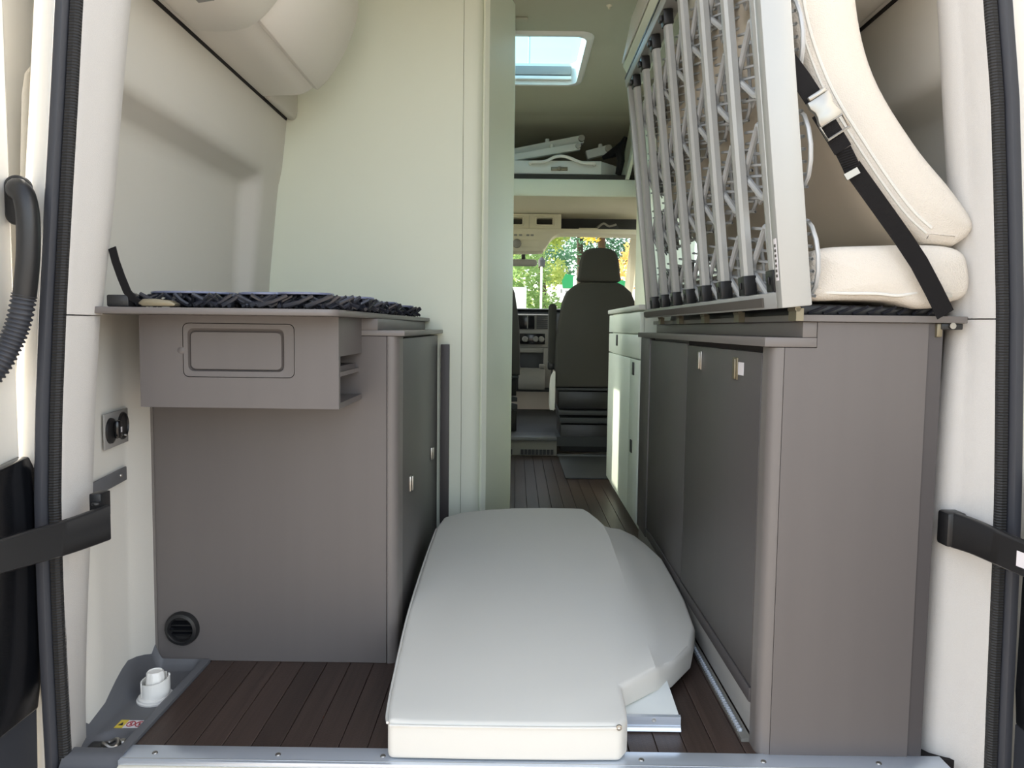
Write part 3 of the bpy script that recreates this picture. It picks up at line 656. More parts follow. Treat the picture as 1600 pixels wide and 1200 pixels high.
for k in range(8):
    y = 0.095 + 0.18 * (k - 1) if k else -0.026
    for rr in range(4):
        h = 0.008 + 0.197 * rr; u_ = up(h)
        if n == 0: ws0.location = b + Vector((0, y, 0)) + Vector(u_)
        else:
            c = ws0.copy(); COL.objects.link(c); c.parent = bf; c.location = b + Vector((0, y, 0)) + Vector(u_)
        n += 1
b = Vector(hb.location)
for k, y in enumerate((-0.06, 0.30, 0.62, 0.94, 1.25)):
    c = hb if k == 0 else hb.copy()
    if k: COL.objects.link(c); c.parent = bf
    c.location = b + Vector((0, y, 0))

# ================================================================ CUSHIONS ON THE RIGHT COUNTER
def catmull(pts, n=6, closed=True):
    out = []; m = len(pts)
    for i in range(m if closed else m - 1):
        p0, p1, p2, p3 = (pts[(i - 1) % m], pts[i], pts[(i + 1) % m], pts[(i + 2) % m]) if closed else (pts[max(i - 1, 0)], pts[i], pts[i + 1], pts[min(i + 2, m - 1)])
        for k in range(n):
            t = k / n
            out.append(tuple(0.5 * (2 * b + (c - a) * t + (2 * a - 5 * b + 4 * c - d) * t * t + (3 * b - a - 3 * c + d) * t ** 3) for a, b, c, d in zip(p0, p1, p2, p3)))
    if not closed: out.append(pts[-1])
    return out
lean_l = [(0.480, 1.70), (0.474, 1.60), (0.483, 1.413), (0.532, 1.268), (0.607, 1.150), (0.694, 1.036), (0.752, 0.984)]
lean_r = [(0.806, 0.980), (0.833, 1.000), (0.837, 1.028), (0.797, 1.082), (0.723, 1.166), (0.645, 1.285), (0.607, 1.415), (0.590, 1.60), (0.588, 1.70)]
prof = catmull(lean_l, 8, False) + catmull(lean_r, 6, False)
cu = thing('mattress', (0.66, 0.55, 0.975), 'thick white mattress piece leaning bent against the right wall behind the strap', 'mattress')
def inset(profile, d):
    m = len(profile); out = []
    for i in range(m):
        a, b, c = Vector(profile[i - 1]), Vector(profile[i]), Vector(profile[(i + 1) % m])
        e = (c - a)
        if e.length < 1e-9: out.append(tuple(b)); continue
        nn = Vector((-e.y, e.x)).normalized(); out.append(tuple(b + nn * d))
    return out
sgn = 1
area = sum(prof[i - 1][0] * prof[i][1] - prof[i][0] * prof[i - 1][1] for i in range(len(prof)))
sgn = 1 if area > 0 else -1
def soft_slab(profile, y0, y1, r, s, bulge=0.004, paired=False):
    rings = [(inset(profile, s * r * 1.0), y0 - bulge), (inset(profile, s * r * 0.45), y0 + r * 0.12), (inset(profile, s * r * 0.12), y0 + r * 0.5), (profile, y0 + r), (profile, y1 - r), (inset(profile, s * r * 0.6), y1)]
    mb = MB(); mb.loft([[(p[0], y, p[1]) for p in pr] for pr, y in rings], closed=True)
    if paired:
        m = len(profile)
        for b0 in (0, m * (len(rings) - 1)):
            mb.f += [(b0 + i, b0 + i + 1, b0 + m - 2 - i, b0 + m - 1 - i) for i in range(m // 2 - 1)]
    else:
        m = len(profile); cx = sum(q[0] for q in profile) / m; cz = sum(q[1] for q in profile) / m
        for b0, y in ((0, rings[0][1] - 0.002), (m * (len(rings) - 1), rings[-1][1])):
            c = len(mb.v); mb.v.append((cx, y, cz)); mb.f += [(b0 + i, b0 + (i + 1) % m, c) for i in range(m)]
    return mb
obj('foam_block', soft_slab(prof, -0.052, 1.25, 0.016, sgn, paired=True), 'foam', cu, smooth=50)
obj('piping', MB().tube([(p[0], -0.0555, p[1]) for p in inset(prof, sgn * 0.024)][6:47], 0.0034, 6), 'foam_smooth', cu)
obj('piping', MB().tube([(p[0], -0.0520, p[1]) for p in inset(prof, sgn * 0.013)][6:47], 0.0030, 6), 'foam_smooth', cu)
obj('side_band', MB().loft([[(p[0] + dx, y, p[1]) for p in catmull(lean_l, 8, False)[3:]] for y, dx in ((-0.030, -0.0015), (1.2, -0.0015))]), 'taupe', cu, label='taupe backing of the mattress')
p2 = catmull([(0.540, 0.885), (0.538, 0.93), (0.542, 0.962), (0.57, 0.974), (0.64, 0.978), (0.72, 0.981), (0.79, 0.979), (0.822, 0.965), (0.833, 0.935), (0.835, 0.905), (0.825, 0.885), (0.80, 0.876), (0.775, 0.866), (0.745, 0.864), (0.72, 0.870), (0.69, 0.877), (0.62, 0.879), (0.56, 0.877)], 4)
area = sum(p2[i - 1][0] * p2[i][1] - p2[i][0] * p2[i - 1][1] for i in range(len(p2))); sg2 = 1 if area > 0 else -1
cu2 = thing('cushion', (0.68, 0.5, 0.865), 'plump white cushion lying on the right counter under the leaning mattress', 'cushion')
obj('foam_block', soft_slab(p2, -0.055, 1.1, 0.012, sg2, 0.004), 'foam', cu2, smooth=60)
obj('piping', MB().tube(catmull([(0.545, -0.054, 0.893), (0.60, -0.060, 0.890), (0.66, -0.061, 0.890), (0.70, -0.060, 0.887), (0.735, -0.058, 0.893)], 5, False), 0.0028, 6), 'piping', cu2)
obj('zip_pull', MB().prism(rrect(0.781, 0.884, 0.796, 0.892, 0.003, 3), 'Y', -0.066, -0.060), 'steel', cu2)

# strap with buckle that ties the frame
bs = thing('buckle_strap', (0.60, -0.095, 0.853), 'long black webbing strap with a silver buckle hanging from the bed frame', 'strap')
obj('webbing', MB().strip([(0.440, -0.078, 1.345), (0.460, -0.084, 1.313), (0.500, -0.090, 1.258), (0.524, -0.093, 1.222)], (0.78, -0.1, 0.6), 0.0165, 0.002), 'web', bs)
obj('webbing', MB().strip([(0.531, -0.093, 1.205), (0.556, -0.093, 1.168), (0.574, -0.094, 1.140)], (0.80, -0.25, 0.55), 0.0155, 0.002).strip([(0.574, -0.094, 1.140), (0.585, -0.094, 1.120), (0.592, -0.094, 1.106)], (0.6, -0.9, 0.4), 0.015, 0.002), 'web', bs)
obj('webbing', MB().strip([(0.590, -0.094, 1.112), (0.640, -0.091, 1.050), (0.690, -0.088, 0.988), (0.722, -0.086, 0.945), (0.752, -0.085, 0.895), (0.776, -0.083, 0.853)], (0.80, -0.2, 0.56), 0.0155, 0.002), 'web', bs)
def buckle_pt(a, w, o):  # a along strap, w across
    d = Vector((0.55, 0, -0.835)).normalized(); c = Vector((0.835, 0, 0.55)).normalized()
    return Vector((0.532, -0.098, 1.214)) + d * a + c * w + Vector((0, o, 0))
def bprism(poly, o0, o1):
    n = len(poly); vs = [tuple(buckle_pt(a, w, o0)) for a, w in poly] + [tuple(buckle_pt(a, w, o1)) for a, w in poly]
    return MB().add(vs, [tuple(range(n)), tuple(range(2 * n - 1, n - 1, -1))] + [(i, (i + 1) % n, n + (i + 1) % n, n + i) for i in range(n)])
bk = obj('buckle', bprism([(-0.018, -0.021), (-0.018, 0.021), (-0.006, 0.022), (0.004, 0.018), (0.014, 0.019), (0.022, 0.022), (0.030, 0.022), (0.030, -0.022), (0.022, -0.022), (0.014, -0.019), (0.004, -0.018), (-0.006, -0.022)], -0.006, 0.004), 'steel', bs, bevel=0.002, label='polished silver side release buckle')
loop = [(0.030, -0.022), (0.030, 0.022), (0.056, 0.022), (0.056, -0.022)]
obj('ladder_loop', MB().tube([tuple(buckle_pt(a, w, -0.001)) for a, w in loop], 0.0028, 6, closed=True), 'steel', bk)
obj('clip_head', bprism([(-0.026, -0.017), (-0.026, 0.017), (-0.018, 0.017), (-0.018, -0.017)], -0.009, -0.002), 'steel', bk, bevel=0.002)
obj('slider', MB().strip([(0.586, -0.0985, 1.103), (0.5925, -0.0985, 1.093)], (0.86, -0.1, 0.5), 0.0125, 0.004), 'steel', bs, label='bright metal slider')

# ================================================================ MATTRESS AND BOARD ON THE FLOOR
def mz(y): return 0.0821 + (0.118 * y if y > 0 else -0.01 * y)
main = [(-0.231, -0.088), (-0.239, -0.04), (-0.247, 0.1), (-0.254, 0.37), (-0.250, 0.68), (-0.243, 0.91), (-0.228, 0.995), (-0.176, 1.041), (-0.09, 1.072), (-0.005, 1.09), (0.10, 1.098), (0.20, 1.097), (0.238, 1.094), (0.256, 1.06), (0.278, 1.0)]
c1, c2 = Vector((0.294, 0.950)), Vector((0.310, 0.121))
tail = [(0.226, 0.052), (0.228, 0.0), (0.223, -0.06), (0.208, -0.086), (0.10, -0.090), (-0.06, -0.091), (-0.18, -0.090)]
rim = [(0.348, 1.014, 0.165), (0.401, 1.022, 0.14), (0.434, 0.981, 0.122), (0.467, 0.875, 0.106), (0.472, 0.744, 0.094), (0.472, 0.581, 0.085), (0.458, 0.394, 0.078), (0.423, 0.284, 0.072), (0.359, 0.19, 0.07)]
NC = len(rim); cre = [c1.lerp(c2, k / (NC - 1)) for k in range(NC)]
V = []; F = []; T = []
for p in main: V.append((p[0], p[1], mz(p[1])))
ci = []
for p in cre: ci.append(len(V)); V.append((p.x, p.y, mz(p.y) - 0.002))
for p in tail: V.append((p[0], p[1], mz(p[1]) - (0.004 if p[1] < -0.05 else 0)))
nm = len(V); mi = []
for a, r in zip(cre, rim):
    for t in (0.33, 0.67):
        q = (lerp(a.x, r[0], t), lerp(a.y, r[1], t)); z = lerp(mz(a.y), r[2], t) - 0.006 * (1 - t); mi.append(len(V)); V.append((q[0], q[1], z))
ri = []
for r in rim: ri.append(len(V)); V.append(r)
top_n = len(V)
F.append(tuple(range(nm)))
for k in range(NC - 1):
    F.append((ci[k + 1], ci[k], mi[2 * k], mi[2 * k + 2]))
    F.append((mi[2 * k + 2], mi[2 * k], mi[2 * k + 1], mi[2 * k + 3]))
    F.append((mi[2 * k + 3], mi[2 * k + 1], ri[k], ri[k + 1]))
bound = list(range(ci[0] + 1)) + [mi[0], mi[1]] + ri + [mi[-1], mi[-2]] + list(range(ci[-1], nm))
bt = {}
def bottom_z(x, y, z):
    lim = z - 0.056
    if y < 0.035: lim = max(0.0045, min(lim, 0.0045 + max(0, y - 0.0) * 0.8))
    return lim
for i in range(top_n):
    x, y, z = V[i]; bt[i] = len(V); s_ = 0.985
    V.append((x, y, bottom_z(x, y, z)))
for f in list(F): F.append(tuple(bt[i] for i in reversed(f)))
for k in range(len(bound)):
    a, b_ = bound[k], bound[(k + 1) % len(bound)]; F.append((a, b_, bt[b_], bt[a]))
mm = MB(); mm.v = V; mm.f = F
mt = thing('mattress', (0.05, 0.5, 0.0), 'big white mattress piece lying on the plank floor with a drooping rounded flap', 'mattress')
obj('foam_block', mm, 'foam_smooth', mt, bevel=0.011, seg=4, smooth=26)
seam = [(-0.228, -0.0905), (-0.18, -0.0922), (-0.06, -0.0932), (0.10, -0.0922), (0.205, -0.0885)]
obj('piping', MB().tube(catmull([(x, y, mz(y) - 0.010) for x, y in seam], 5, False), 0.0024, 6), 'piping', mt)
obj('side_piping', MB().tube(catmull([(x - 0.001, y, mz(y) - 0.007 + 0.0015 * math.sin(y * 40)) for x, y in main[:6]], 8, False), 0.0028, 6), 'piping', mt)
obj('eyelet', MB().lathe([(0.0001, 0.0), (0.006, 0.0), (0.0055, -0.0025), (0.003, -0.003), (0.0022, -0.001), (0.0001, -0.001)], (0.203, -0.0882, 0.074), 'Y', 14), 'steel', mt)
obj('care_label', MB().add([(0.06, -0.03, mz(-0.03) + 0.0006), (0.155, -0.03, mz(-0.03) + 0.0006), (0.155, 0.03, mz(0.03) + 0.0006), (0.06, 0.03, mz(0.03) + 0.0006)], [(0, 1, 2, 3)]), 'whiteplastic', mt)

bd = thing('bed_board', (0.2, 0.5, 0.0), 'white board with an aluminium edge profile lying under the floor mattress', 'board')
def bz(y): return 0.030 + 0.112 * (y - 0.036)
obj('panel', MB().add([(-0.02, 0.044, 0.008), (0.345, 0.044, 0.008), (0.345, 0.98, bz(0.98) - 0.022), (-0.02, 0.98, bz(0.98) - 0.022), (-0.02, 0.044, bz(0.044)), (0.345, 0.044, bz(0.044)), (0.345, 0.98, bz(0.98)), (-0.02, 0.98, bz(0.98))],
    [(0, 3, 2, 1), (4, 5, 6, 7), (0, 1, 5, 4), (1, 2, 6, 5), (2, 3, 7, 6), (3, 0, 4, 7)]), 'case', bd, bevel=0.001)
obj('edge_profile', MB().prism([(0.032, 0.001), (0.030, 0.003), (0.0335, 0.0085), (0.0335, 0.0125), (0.036, 0.0135), (0.036, 0.031), (0.044, 0.032), (0.044, 0.001)], 'X', -0.02, 0.347), 'alu_bright', bd, label='aluminium edge profile')
obj('plug', MB().lathe([(0.0001, 0.001), (0.0045, 0.001), (0.0045, -0.0006), (0.0035, -0.0006), (0.0001, 0.0002)], (0.292, 0.0357, 0.024), 'Y', 14), 'alu', bd)
obj('foot', MB().box(0.0, 0.90, 0.0, 0.03, 0.96, bz(0.93) - 0.026).box(0.29, 0.90, 0.0, 0.32, 0.96, bz(0.93) - 0.026).box(0.0, 0.91, 0.0, 0.32, 0.93, 0.02), 'alu', bd, bevel=0.002)

# ================================================================ OVERHEAD LOCKERS
LP = [(-0.83, 1.543), (-0.74, 1.545), (-0.690, 1.548), (-0.652, 1.566), (-0.615, 1.600), (-0.578, 1.652), (-0.545, 1.715), (-0.522, 1.780), (-0.514, 1.835), (-0.520, 1.89), (-0.548, 1.99), (-0.57, 2.11), (-0.83, 2.11)]
def locker(s, label, far):
    t = thing('overhead_locker', (s * 0.74, 0.65, 1.6), label, 'cupboard', 'overhead lockers above the bed')
    P = lambda pts: [(-s * p[0] * 1.0 if s > 0 else p[0], p[1]) for p in pts]
    body = catmull(LP[2:11], 4, False)
    obj('carcass', MB().prism(P([(-0.823, 1.547)] + [(x - 0.010, z + 0.006) for x, z in catmull(LP[1:12], 3, False)] + [(-0.76, 2.115)]), 'Y', -0.004, 1.03), 'locker', t, smooth=50)
    front = catmull(LP[3:12], 4, False)
    def shell_(y0, y1, grow, start):
        pts = front[start:]
        back = [(x - 0.016, z + 0.006) for x, z in reversed(pts)]
        return MB().prism(P([(x + grow, z - grow * 0.6) for x, z in pts] + back), 'Y', y0, y1)
    obj('flap', shell_(0.475, 1.035, 0.002, 1), 'locker', t, bevel=0.002, smooth=50, label='curved front flap')
    nr = catmull([(-0.80, 1.544), (-0.74, 1.542)] + LP[2:12], 4, False)
    obj('flap', MB().prism(P([(x + 0.006, z - 0.004) for x, z in nr] + [(x - 0.014, z + 0.008) for x, z in reversed(nr)]), 'Y', -0.01, 0.468), 'locker', t, bevel=0.003, smooth=50, label='curved front flap')
    obj('wall_joint', MB().prism(P([(-0.836, 1.540), (-0.8185, 1.540), (-0.8165, 1.548), (-0.83, 1.548)]), 'Y', -0.01, 1.29), 'gap', t, label='dark rubber joint')  # dark joint where the locker meets the wall
    obj('push_label', MB().prism(P([(-0.716, 1.5325), (-0.680, 1.5380), (-0.680, 1.5440), (-0.716, 1.5385)]), 'Y', 0.15, 0.285), 'greyplastic', t, bevel=0.001)
    return t
locker(-1, 'rounded white overhead locker above the left counter', 1)
rl = locker(1, 'grey shaded overhead locker above the leaning cushion on the right', 1)
tag(obj('corner_filler', MB().prism([(-0.815, 1.545), (-0.800, 1.541), (-0.792, 1.544), (-0.786, 1.552), (-0.782, 1.572), (-0.772, 2.10), (-0.80, 2.10)], 'Y', 1.036, 1.298), 'lining', bevel=0.004), 'small wedge shaped trim piece under the far end of the left locker', 'trim')
kl = thing('overhead_locker', (0.48, 1.2, 1.85), 'pale overhead locker near the skylight behind the bed frame', 'cupboard')
obj('carcass', MB().prism([(0.415, 1.865), (0.455, 1.80), (0.50, 1.80), (0.505, 2.11), (0.48, 2.11), (0.455, 2.08)], 'Y', 0.9, 1.68), 'panel', kl, bevel=0.004)
obj('light_strip', MB().prism([(0.4135, 1.872), (0.446, 2.045), (0.442, 2.05), (0.408, 1.872)], 'Y', 0.95, 1.66), 'whiteplastic', kl)

# ================================================================ DOORS, STRAPS, CONDUIT
def rear_door(s, name, label):
    x = 0.905 if s < 0 else 0.952
    mb = MB().prism([(s * x, -0.092), (s * (x + 0.012), -0.085), (s * (x + 0.065), -0.085), (s * (x + 0.075), -0.80), (s * (x + 0.01), -0.80)], 'Z', -0.4, 2.3)
    o = struct(name, mb, 'paint', label, bevel=0.006)
    return o
dl = rear_door(-1, 'door_1', 'open white left rear door seen edge on')
dr = rear_door(1, 'door_2', 'open white right rear door seen edge on')
obj('window_rim', MB().prism(rrect(-0.62, 1.02, -0.14, 1.9, 0.05), 'X', -0.905, -0.899), 'paint', dl, bevel=0.004, label='raised white pressing')
tr = obj('lower_trim', MB().prism([(-0.80, 0.10), (-0.098, 0.10), (-0.084, 0.16), (-0.084, 0.55), (-0.10, 0.576), (-0.18, 0.566), (-0.80, 0.52)], 'X', -0.904, -0.882), 'blackgloss', dl, bevel=0.004, label='glossy black lower door trim')
obj('base_trim', MB().prism([(-0.80, -0.3), (-0.10, -0.3), (-0.09, 0.098), (-0.80, 0.098)], 'X', -0.904, -0.890), 'rubber', dl, bevel=0.003)
obj('lower_trim', MB().prism([(-0.80, 0.10), (-0.105, 0.10), (-0.098, 0.16), (-0.098, 0.54), (-0.11, 0.566), (-0.18, 0.56), (-0.80, 0.52)], 'X', 0.932, 0.9515), 'blackgloss', dr, bevel=0.004, label='glossy black lower door trim')
obj('base_trim', MB().prism([(-0.80, -0.3), (-0.105, -0.3), (-0.098, 0.098), (-0.80, 0.098)], 'X', 0.936, 0.9515), 'rubber', dr, bevel=0.003)

def check_strap(s, path, hz, label, name='door_check_strap'):
    t = thing(name, (path[0][0], path[0][1], path[0][2] - hz), label, 'door strap', 'check straps of the rear doors')
    pts = catmull(path, 6, False); rings = []
    for i, p in enumerate(pts):
        a = Vector(pts[max(i - 1, 0)]); b2 = Vector(pts[min(i + 1, len(pts) - 1)]); d = (b2 - a); d.z = 0; d.normalize(); nn = Vector((d.y, -d.x, 0))
        f = lerp(hz, hz * 0.80, i / (len(pts) - 1)); w = 0.009
        q = Vector(p)
        rings.append([tuple(q + nn * w * dx + Vector((0, 0, f * dz))) for dx, dz in ((-1, -0.9), (-0.6, -1), (0.6, -1), (1, -0.9), (1, 0.9), (0.6, 1), (-0.6, 1), (-1, 0.9))])
    obj('arm', MB().loft(rings, closed=True, caps=True), 'black', t, smooth=50)
    return t
ls_ = check_strap(-1, [(-0.7515, -0.085, 0.452), (-0.765, -0.115, 0.448), (-0.785, -0.16, 0.444), (-0.81, -0.215, 0.442), (-0.838, -0.275, 0.440), (-0.885, -0.36, 0.438)], 0.033, 'curved black door strap reaching from the left pillar to the glossy black door trim')
obj('pivot', MB().box(-0.79, -0.075, 0.455, -0.768, -0.04, 0.502).lathe([(0.0001, 0), (0.008, 0), (0.008, 0.006), (0.0001, 0.006)], (-0.768, -0.09, 0.484), n=10), 'black', ls_, bevel=0.002)
rs_ = check_strap(1, [(0.826, -0.060, 0.452), (0.838, -0.10, 0.451), (0.847, -0.15, 0.448), (0.857, -0.22, 0.445), (0.878, -0.30, 0.443), (0.925, -0.37, 0.442)], 0.033, 'black door strap with a white tag running from the boxed socket in the right pillar')
obj('socket_box', MB().box(0.809, -0.068, 0.420, 0.846, -0.030, 0.485), 'black', rs_, bevel=0.006)
obj('tag', MB().add([(0.8440, -0.213, 0.432), (0.8468, -0.233, 0.432), (0.8468, -0.233, 0.458), (0.8440, -0.213, 0.458)], [(0, 1, 2, 3)]), 'paper', rs_)

cd = thing('cable_conduit', (-0.875, -0.10, 0.98), 'black corrugated cable conduit looping from the grommet on the left door jamb', 'cable')
obj('grommet', MB().prism(rrect(-0.906, 0.990, -0.866, 1.078, 0.019, 6), 'Y', -0.112, -0.085), 'black', cd, bevel=0.006, smooth=50)
smooth_p = catmull([(-0.882, -0.105, 1.048), (-0.868, -0.128, 1.050), (-0.850, -0.140, 1.034), (-0.843, -0.143, 0.995), (-0.846, -0.142, 0.93), (-0.856, -0.140, 0.862)], 6, False)
obj('elbow', MB().tube(smooth_p, [0.0185, 0.0185, 0.019, 0.019, 0.019, 0.019] + [0.0185] * (len(smooth_p) - 6), 14), 'black', cd, smooth=60)
cor = catmull([(-0.856, -0.140, 0.866), (-0.866, -0.142, 0.82), (-0.880, -0.148, 0.778), (-0.899, -0.16, 0.735), (-0.925, -0.18, 0.70), (-0.955, -0.21, 0.68), (-0.985, -0.25, 0.67)], 24, False)
obj('corrugated_tube', MB().tube(cor, [0.0205 if k % 4 < 2 else 0.0168 for k in range(len(cor))], 14), 'rubber', cd, smooth=80, label='ribbed flexible tube')

# ================================================================ KITCHEN BLOCK
kb = thing('kitchen_unit', (0.7, 2.1, 0), 'pale greenish white kitchen block along the right of the aisle', 'cabinet')
XK = 0.496
obj('carcass', MB().box(XK + 0.018, 1.60, 0.0, 0.93, 2.60, 0.895), 'kitchen', kb)
obj('worktop', MB().box(XK - 0.008, 1.59, 0.896, 0.94, 2.62, 0.918), 'worktop', kb, bevel=0.004)
for (y0, y1, z0, z1, nm, hy, hz) in ((1.60, 2.612, 0.802, 0.890, 'drawer', None, None), (1.60, 2.612, 0.700, 0.797, 'drawer', 2.28, 0.765), (1.85, 2.612, 0.03, 0.695, 'door', None, None), (1.60, 1.845, 0.03, 0.695, 'door', 1.74, 0.655)):
    d = obj(nm, MB().box(XK, y0, z0, XK + 0.0175, y1, z1), 'kitchen', kb, bevel=0.003)
    hs = [(hy, hz)] if hy else []
    if nm == 'door' and hy: hs.append((1.755, 0.325))
    for y, z in hs:
        obj('handle', MB().box(XK - 0.004, y - 0.022, z - 0.027, XK + 0.002, y + 0.022, z + 0.027), 'black', d, bevel=0.002, label='small dark recessed catch')

# ================================================================ CAB BED, TABLE CASE
cbk = thing('cab_bed', (0.0, 3.6, 1.6), 'white fronted bed shelf over the driving cab', 'bed')
obj('front_rail', MB().prism([(3.19, 1.610), (3.185, 1.62), (3.185, 1.702), (3.19, 1.709), (3.22, 1.709), (3.22, 1.61)], 'X', -0.97, 0.97), 'panel', cbk, smooth=50)
obj('deck', MB().box(-0.97, 3.2205, 1.63, 0.97, 4.5, 1.65), 'cream', cbk)
obj('mattress', MB().box(-0.95, 3.2215, 1.6505, 0.94, 4.35, 1.745), 'seat', cbk, bevel=0.01, label='dark grey thin mattress')
obj('side_panel', MB().add([(0.645, 3.18, 1.71), (0.665, 3.18, 1.71), (0.72, 2.75, 2.10), (0.70, 2.75, 2.10), (0.645, 3.45, 1.75), (0.665, 3.45, 1.75), (0.72, 3.45, 2.10), (0.70, 3.45, 2.10)],
    [(0, 1, 2, 3), (4, 7, 6, 5), (0, 3, 7, 4), (1, 5, 6, 2), (3, 2, 6, 7), (0, 4, 5, 1)]), 'panel', cbk, label='slanting pale side panel')
tc_ = thing('table_case', (0.28, 3.4, 1.747), 'flat white folded table case with a curved carrying handle on the cab bed', 'case')
obj('case_body', MB().prism([(-0.30, 1.748), (0.505, 1.748), (0.505, 1.828), (-0.30, 1.828)], 'Y', 3.24, 3.80), 'case', tc_, bevel=0.004)
obj('case_end', MB().prism([(0.5055, 3.24), (0.635, 3.40), (0.635, 3.80), (0.5055, 3.80)], 'Z', 1.748, 1.826), 'case', tc_, bevel=0.004)
obj('handle', MB().tube(catmull([(0.075, 3.235, 1.805), (0.08, 3.215, 1.812), (0.16, 3.21, 1.815), (0.22, 3.21, 1.842), (0.265, 3.21, 1.848), (0.31, 3.21, 1.838), (0.38, 3.21, 1.812), (0.455, 3.215, 1.808), (0.46, 3.235, 1.803)], 5, False), 0.010, 8), 'whiteplastic', tc_)
obj('latch', MB().box(0.20, 3.228, 1.768, 0.30, 3.2395, 1.788).lathe([(0.0001, 0), (0.014, 0), (0.012, -0.01), (0.0001, -0.01)], (0.25, 3.228, 1.778), 'Y', 12), 'brass', tc_, bevel=0.002, label='bright metal latch')
def leg_bar(p, q, hw, label):
    t = thing('square_tube', tuple(p), label, 'tube', 'white square tubes on the cab bed')
    p, q = Vector(p), Vector(q); d = (q - p).normalized(); w = d.cross(Vector((0, 1, 0))).normalized()
    vs = []
    for e in (p, q):
        for a, b_ in ((-1, -1), (1, -1), (1, 1), (-1, 1)): vs.append(tuple(e + w * hw * a + Vector((0, hw * b_, 0))))
    obj('tube', MB().add(vs, [(0, 1, 2, 3), (4, 7, 6, 5), (0, 4, 5, 1), (1, 5, 6, 2), (2, 6, 7, 3), (3, 7, 4, 0)]), 'case', t, bevel=0.003)
    obj('end_plug', MB().lathe([(0.0001, 0.0), (hw * 0.9, 0.0), (hw * 0.8, -0.02), (0.0001, -0.02)], tuple(q + Vector((-0.01, -hw, 0))), 'Y', 10), 'steel', t)
    obj('knob', MB().lathe([(0.0001, 0.0), (0.014, 0.0), (0.012, 0.022), (0.0001, 0.024)], tuple(p.lerp(q, 0.6) + Vector((0, 0, hw))), 'Z', 10), 'case', t)
leg_bar((-0.15, 3.37, 1.872), (0.40, 3.37, 1.985), 0.024, 'white square tube leg lying topmost on the table case')
leg_bar((-0.05, 3.30, 1.850), (0.375, 3.30, 1.925), 0.020, 'white square tube leg directly under the topmost one')
leg_bar((0.43, 3.45, 1.905), (0.575, 3.45, 1.945), 0.026, 'short white tube end beside the black net on the cab bed')
tag(obj('safety_net', MB().tube([(0.60, 3.19, 1.74), (0.615, 3.19, 1.82), (0.605, 3.2, 1.88), (0.64, 3.19, 1.96)], [0.018, 0.022, 0.03, 0.012], 8).tube([(0.52, 3.3, 1.86), (0.58, 3.25, 1.88), (0.625, 3.2, 1.93)], [0.012, 0.03, 0.014], 8), 'web'), 'bundled black net strap at the right end of the cab bed', 'net')

# ================================================================ DRIVING CAB
struct('ceiling_cab', MB().prism([(3.2, 1.608), (3.9, 1.612), (4.2, 1.60), (4.34, 1.53), (4.38, 1.55), (4.22, 1.628), (3.2, 1.628)], 'X', -0.97, 0.97), 'cream', 'cream headliner of the driving cab', smooth=60)
oc = thing('overhead_console', (0.0, 4.1, 1.34), 'cream overhead console with dark storage slots above the windscreen', 'console')
cm_ = MB()
panel_with_hole(cm_, 0.085, 1.508, 0.305, 1.606, rrect(0.135, 1.535, 0.245, 1.578, 0.006, 2), 3.90, 3.96)
panel_with_hole(cm_, -0.50, 1.508, 0.083, 1.606, rrect(-0.16, 1.535, 0.035, 1.578, 0.006, 2), 3.90, 3.96)
obj('slot_frame', cm_, 'cream', oc)
obj('slot_rim', MB().tube([(x, 3.897, z) for x, z in rrect(0.128, 1.528, 0.252, 1.585, 0.008, 3)], 0.006, 6, closed=True).tube([(x, 3.897, z) for x, z in rrect(-0.17, 1.528, 0.042, 1.585, 0.008, 3)], 0.006, 6, closed=True), 'cream', oc)
obj('slot_back', MB().box(-0.5, 3.961, 1.508, 0.305, 4.15, 1.606), 'seat', oc)
low = catmull([(-0.5, 1.345), (0.12, 1.350), (0.18, 1.362), (0.21, 1.39), (0.232, 1.43), (0.27, 1.462), (0.33, 1.476), (0.6, 1.474), (0.87, 1.47)], 4, False)
obj('lower_shell', MB().prism(low + [(0.87, 1.505), (-0.5, 1.506)], 'Y', 3.885, 4.12), 'cream', oc, bevel=0.006, smooth=50)
obj('shelf_back', MB().box(0.306, 4.10, 1.507, 0.97, 4.13, 1.604), 'dash', oc)
for x in (-0.01, 0.025, 0.075, 0.105):
    obj('button', MB().box(x - 0.010, 3.879, 1.452, x + 0.010, 3.8845, 1.464), 'greyplastic', oc, bevel=0.001)
obj('dome_light', MB().box(0.02, 3.880, 1.375, 0.155, 3.8845, 1.425), 'cream', oc, bevel=0.004)
obj('microphone', MB().lathe([(0.0001, 0), (0.032, 0), (0.028, -0.02), (0.012, -0.03), (0.0001, -0.03)], (0.0, 3.884, 1.40), 'Y', 14), 'greyplastic', oc)
bg = catmull([(0.55, 1.51), (0.56, 1.54), (0.60, 1.565), (0.66, 1.56), (0.70, 1.545), (0.715, 1.52), (0.70, 1.509), (0.62, 1.508)], 3)
bgt = thing('bag', (0.63, 3.98, 1.508), 'crumpled dark grey bag on the shelf above the windscreen', 'bag')
obj('cloth', MB().loft([[(0.63 + (p[0] - 0.63) * k, y, 1.51 + (p[1] - 1.51) * k) for p in bg] for y, k in ((3.93, 0.6), (3.95, 0.95), (3.99, 1.0), (4.04, 0.7))], closed=True, caps=True), 'dash', bgt)
obj('fold', MB().tube(catmull([(0.56, 3.935, 1.52), (0.60, 3.93, 1.55), (0.64, 3.932, 1.53), (0.69, 3.935, 1.545)], 4, False), 0.008, 6), 'greyplastic', bgt)
tag(obj('paper_stack', MB().box(0.43, 3.92, 1.5075, 0.56, 4.03, 1.517), 'cream', bevel=0.002), 'thin pale papers beside the bag on the windscreen shelf', 'papers')
rm = thing('rear_view_mirror', (0.06, 4.35, 1.27), 'grey rear view mirror hanging behind the windscreen', 'mirror')
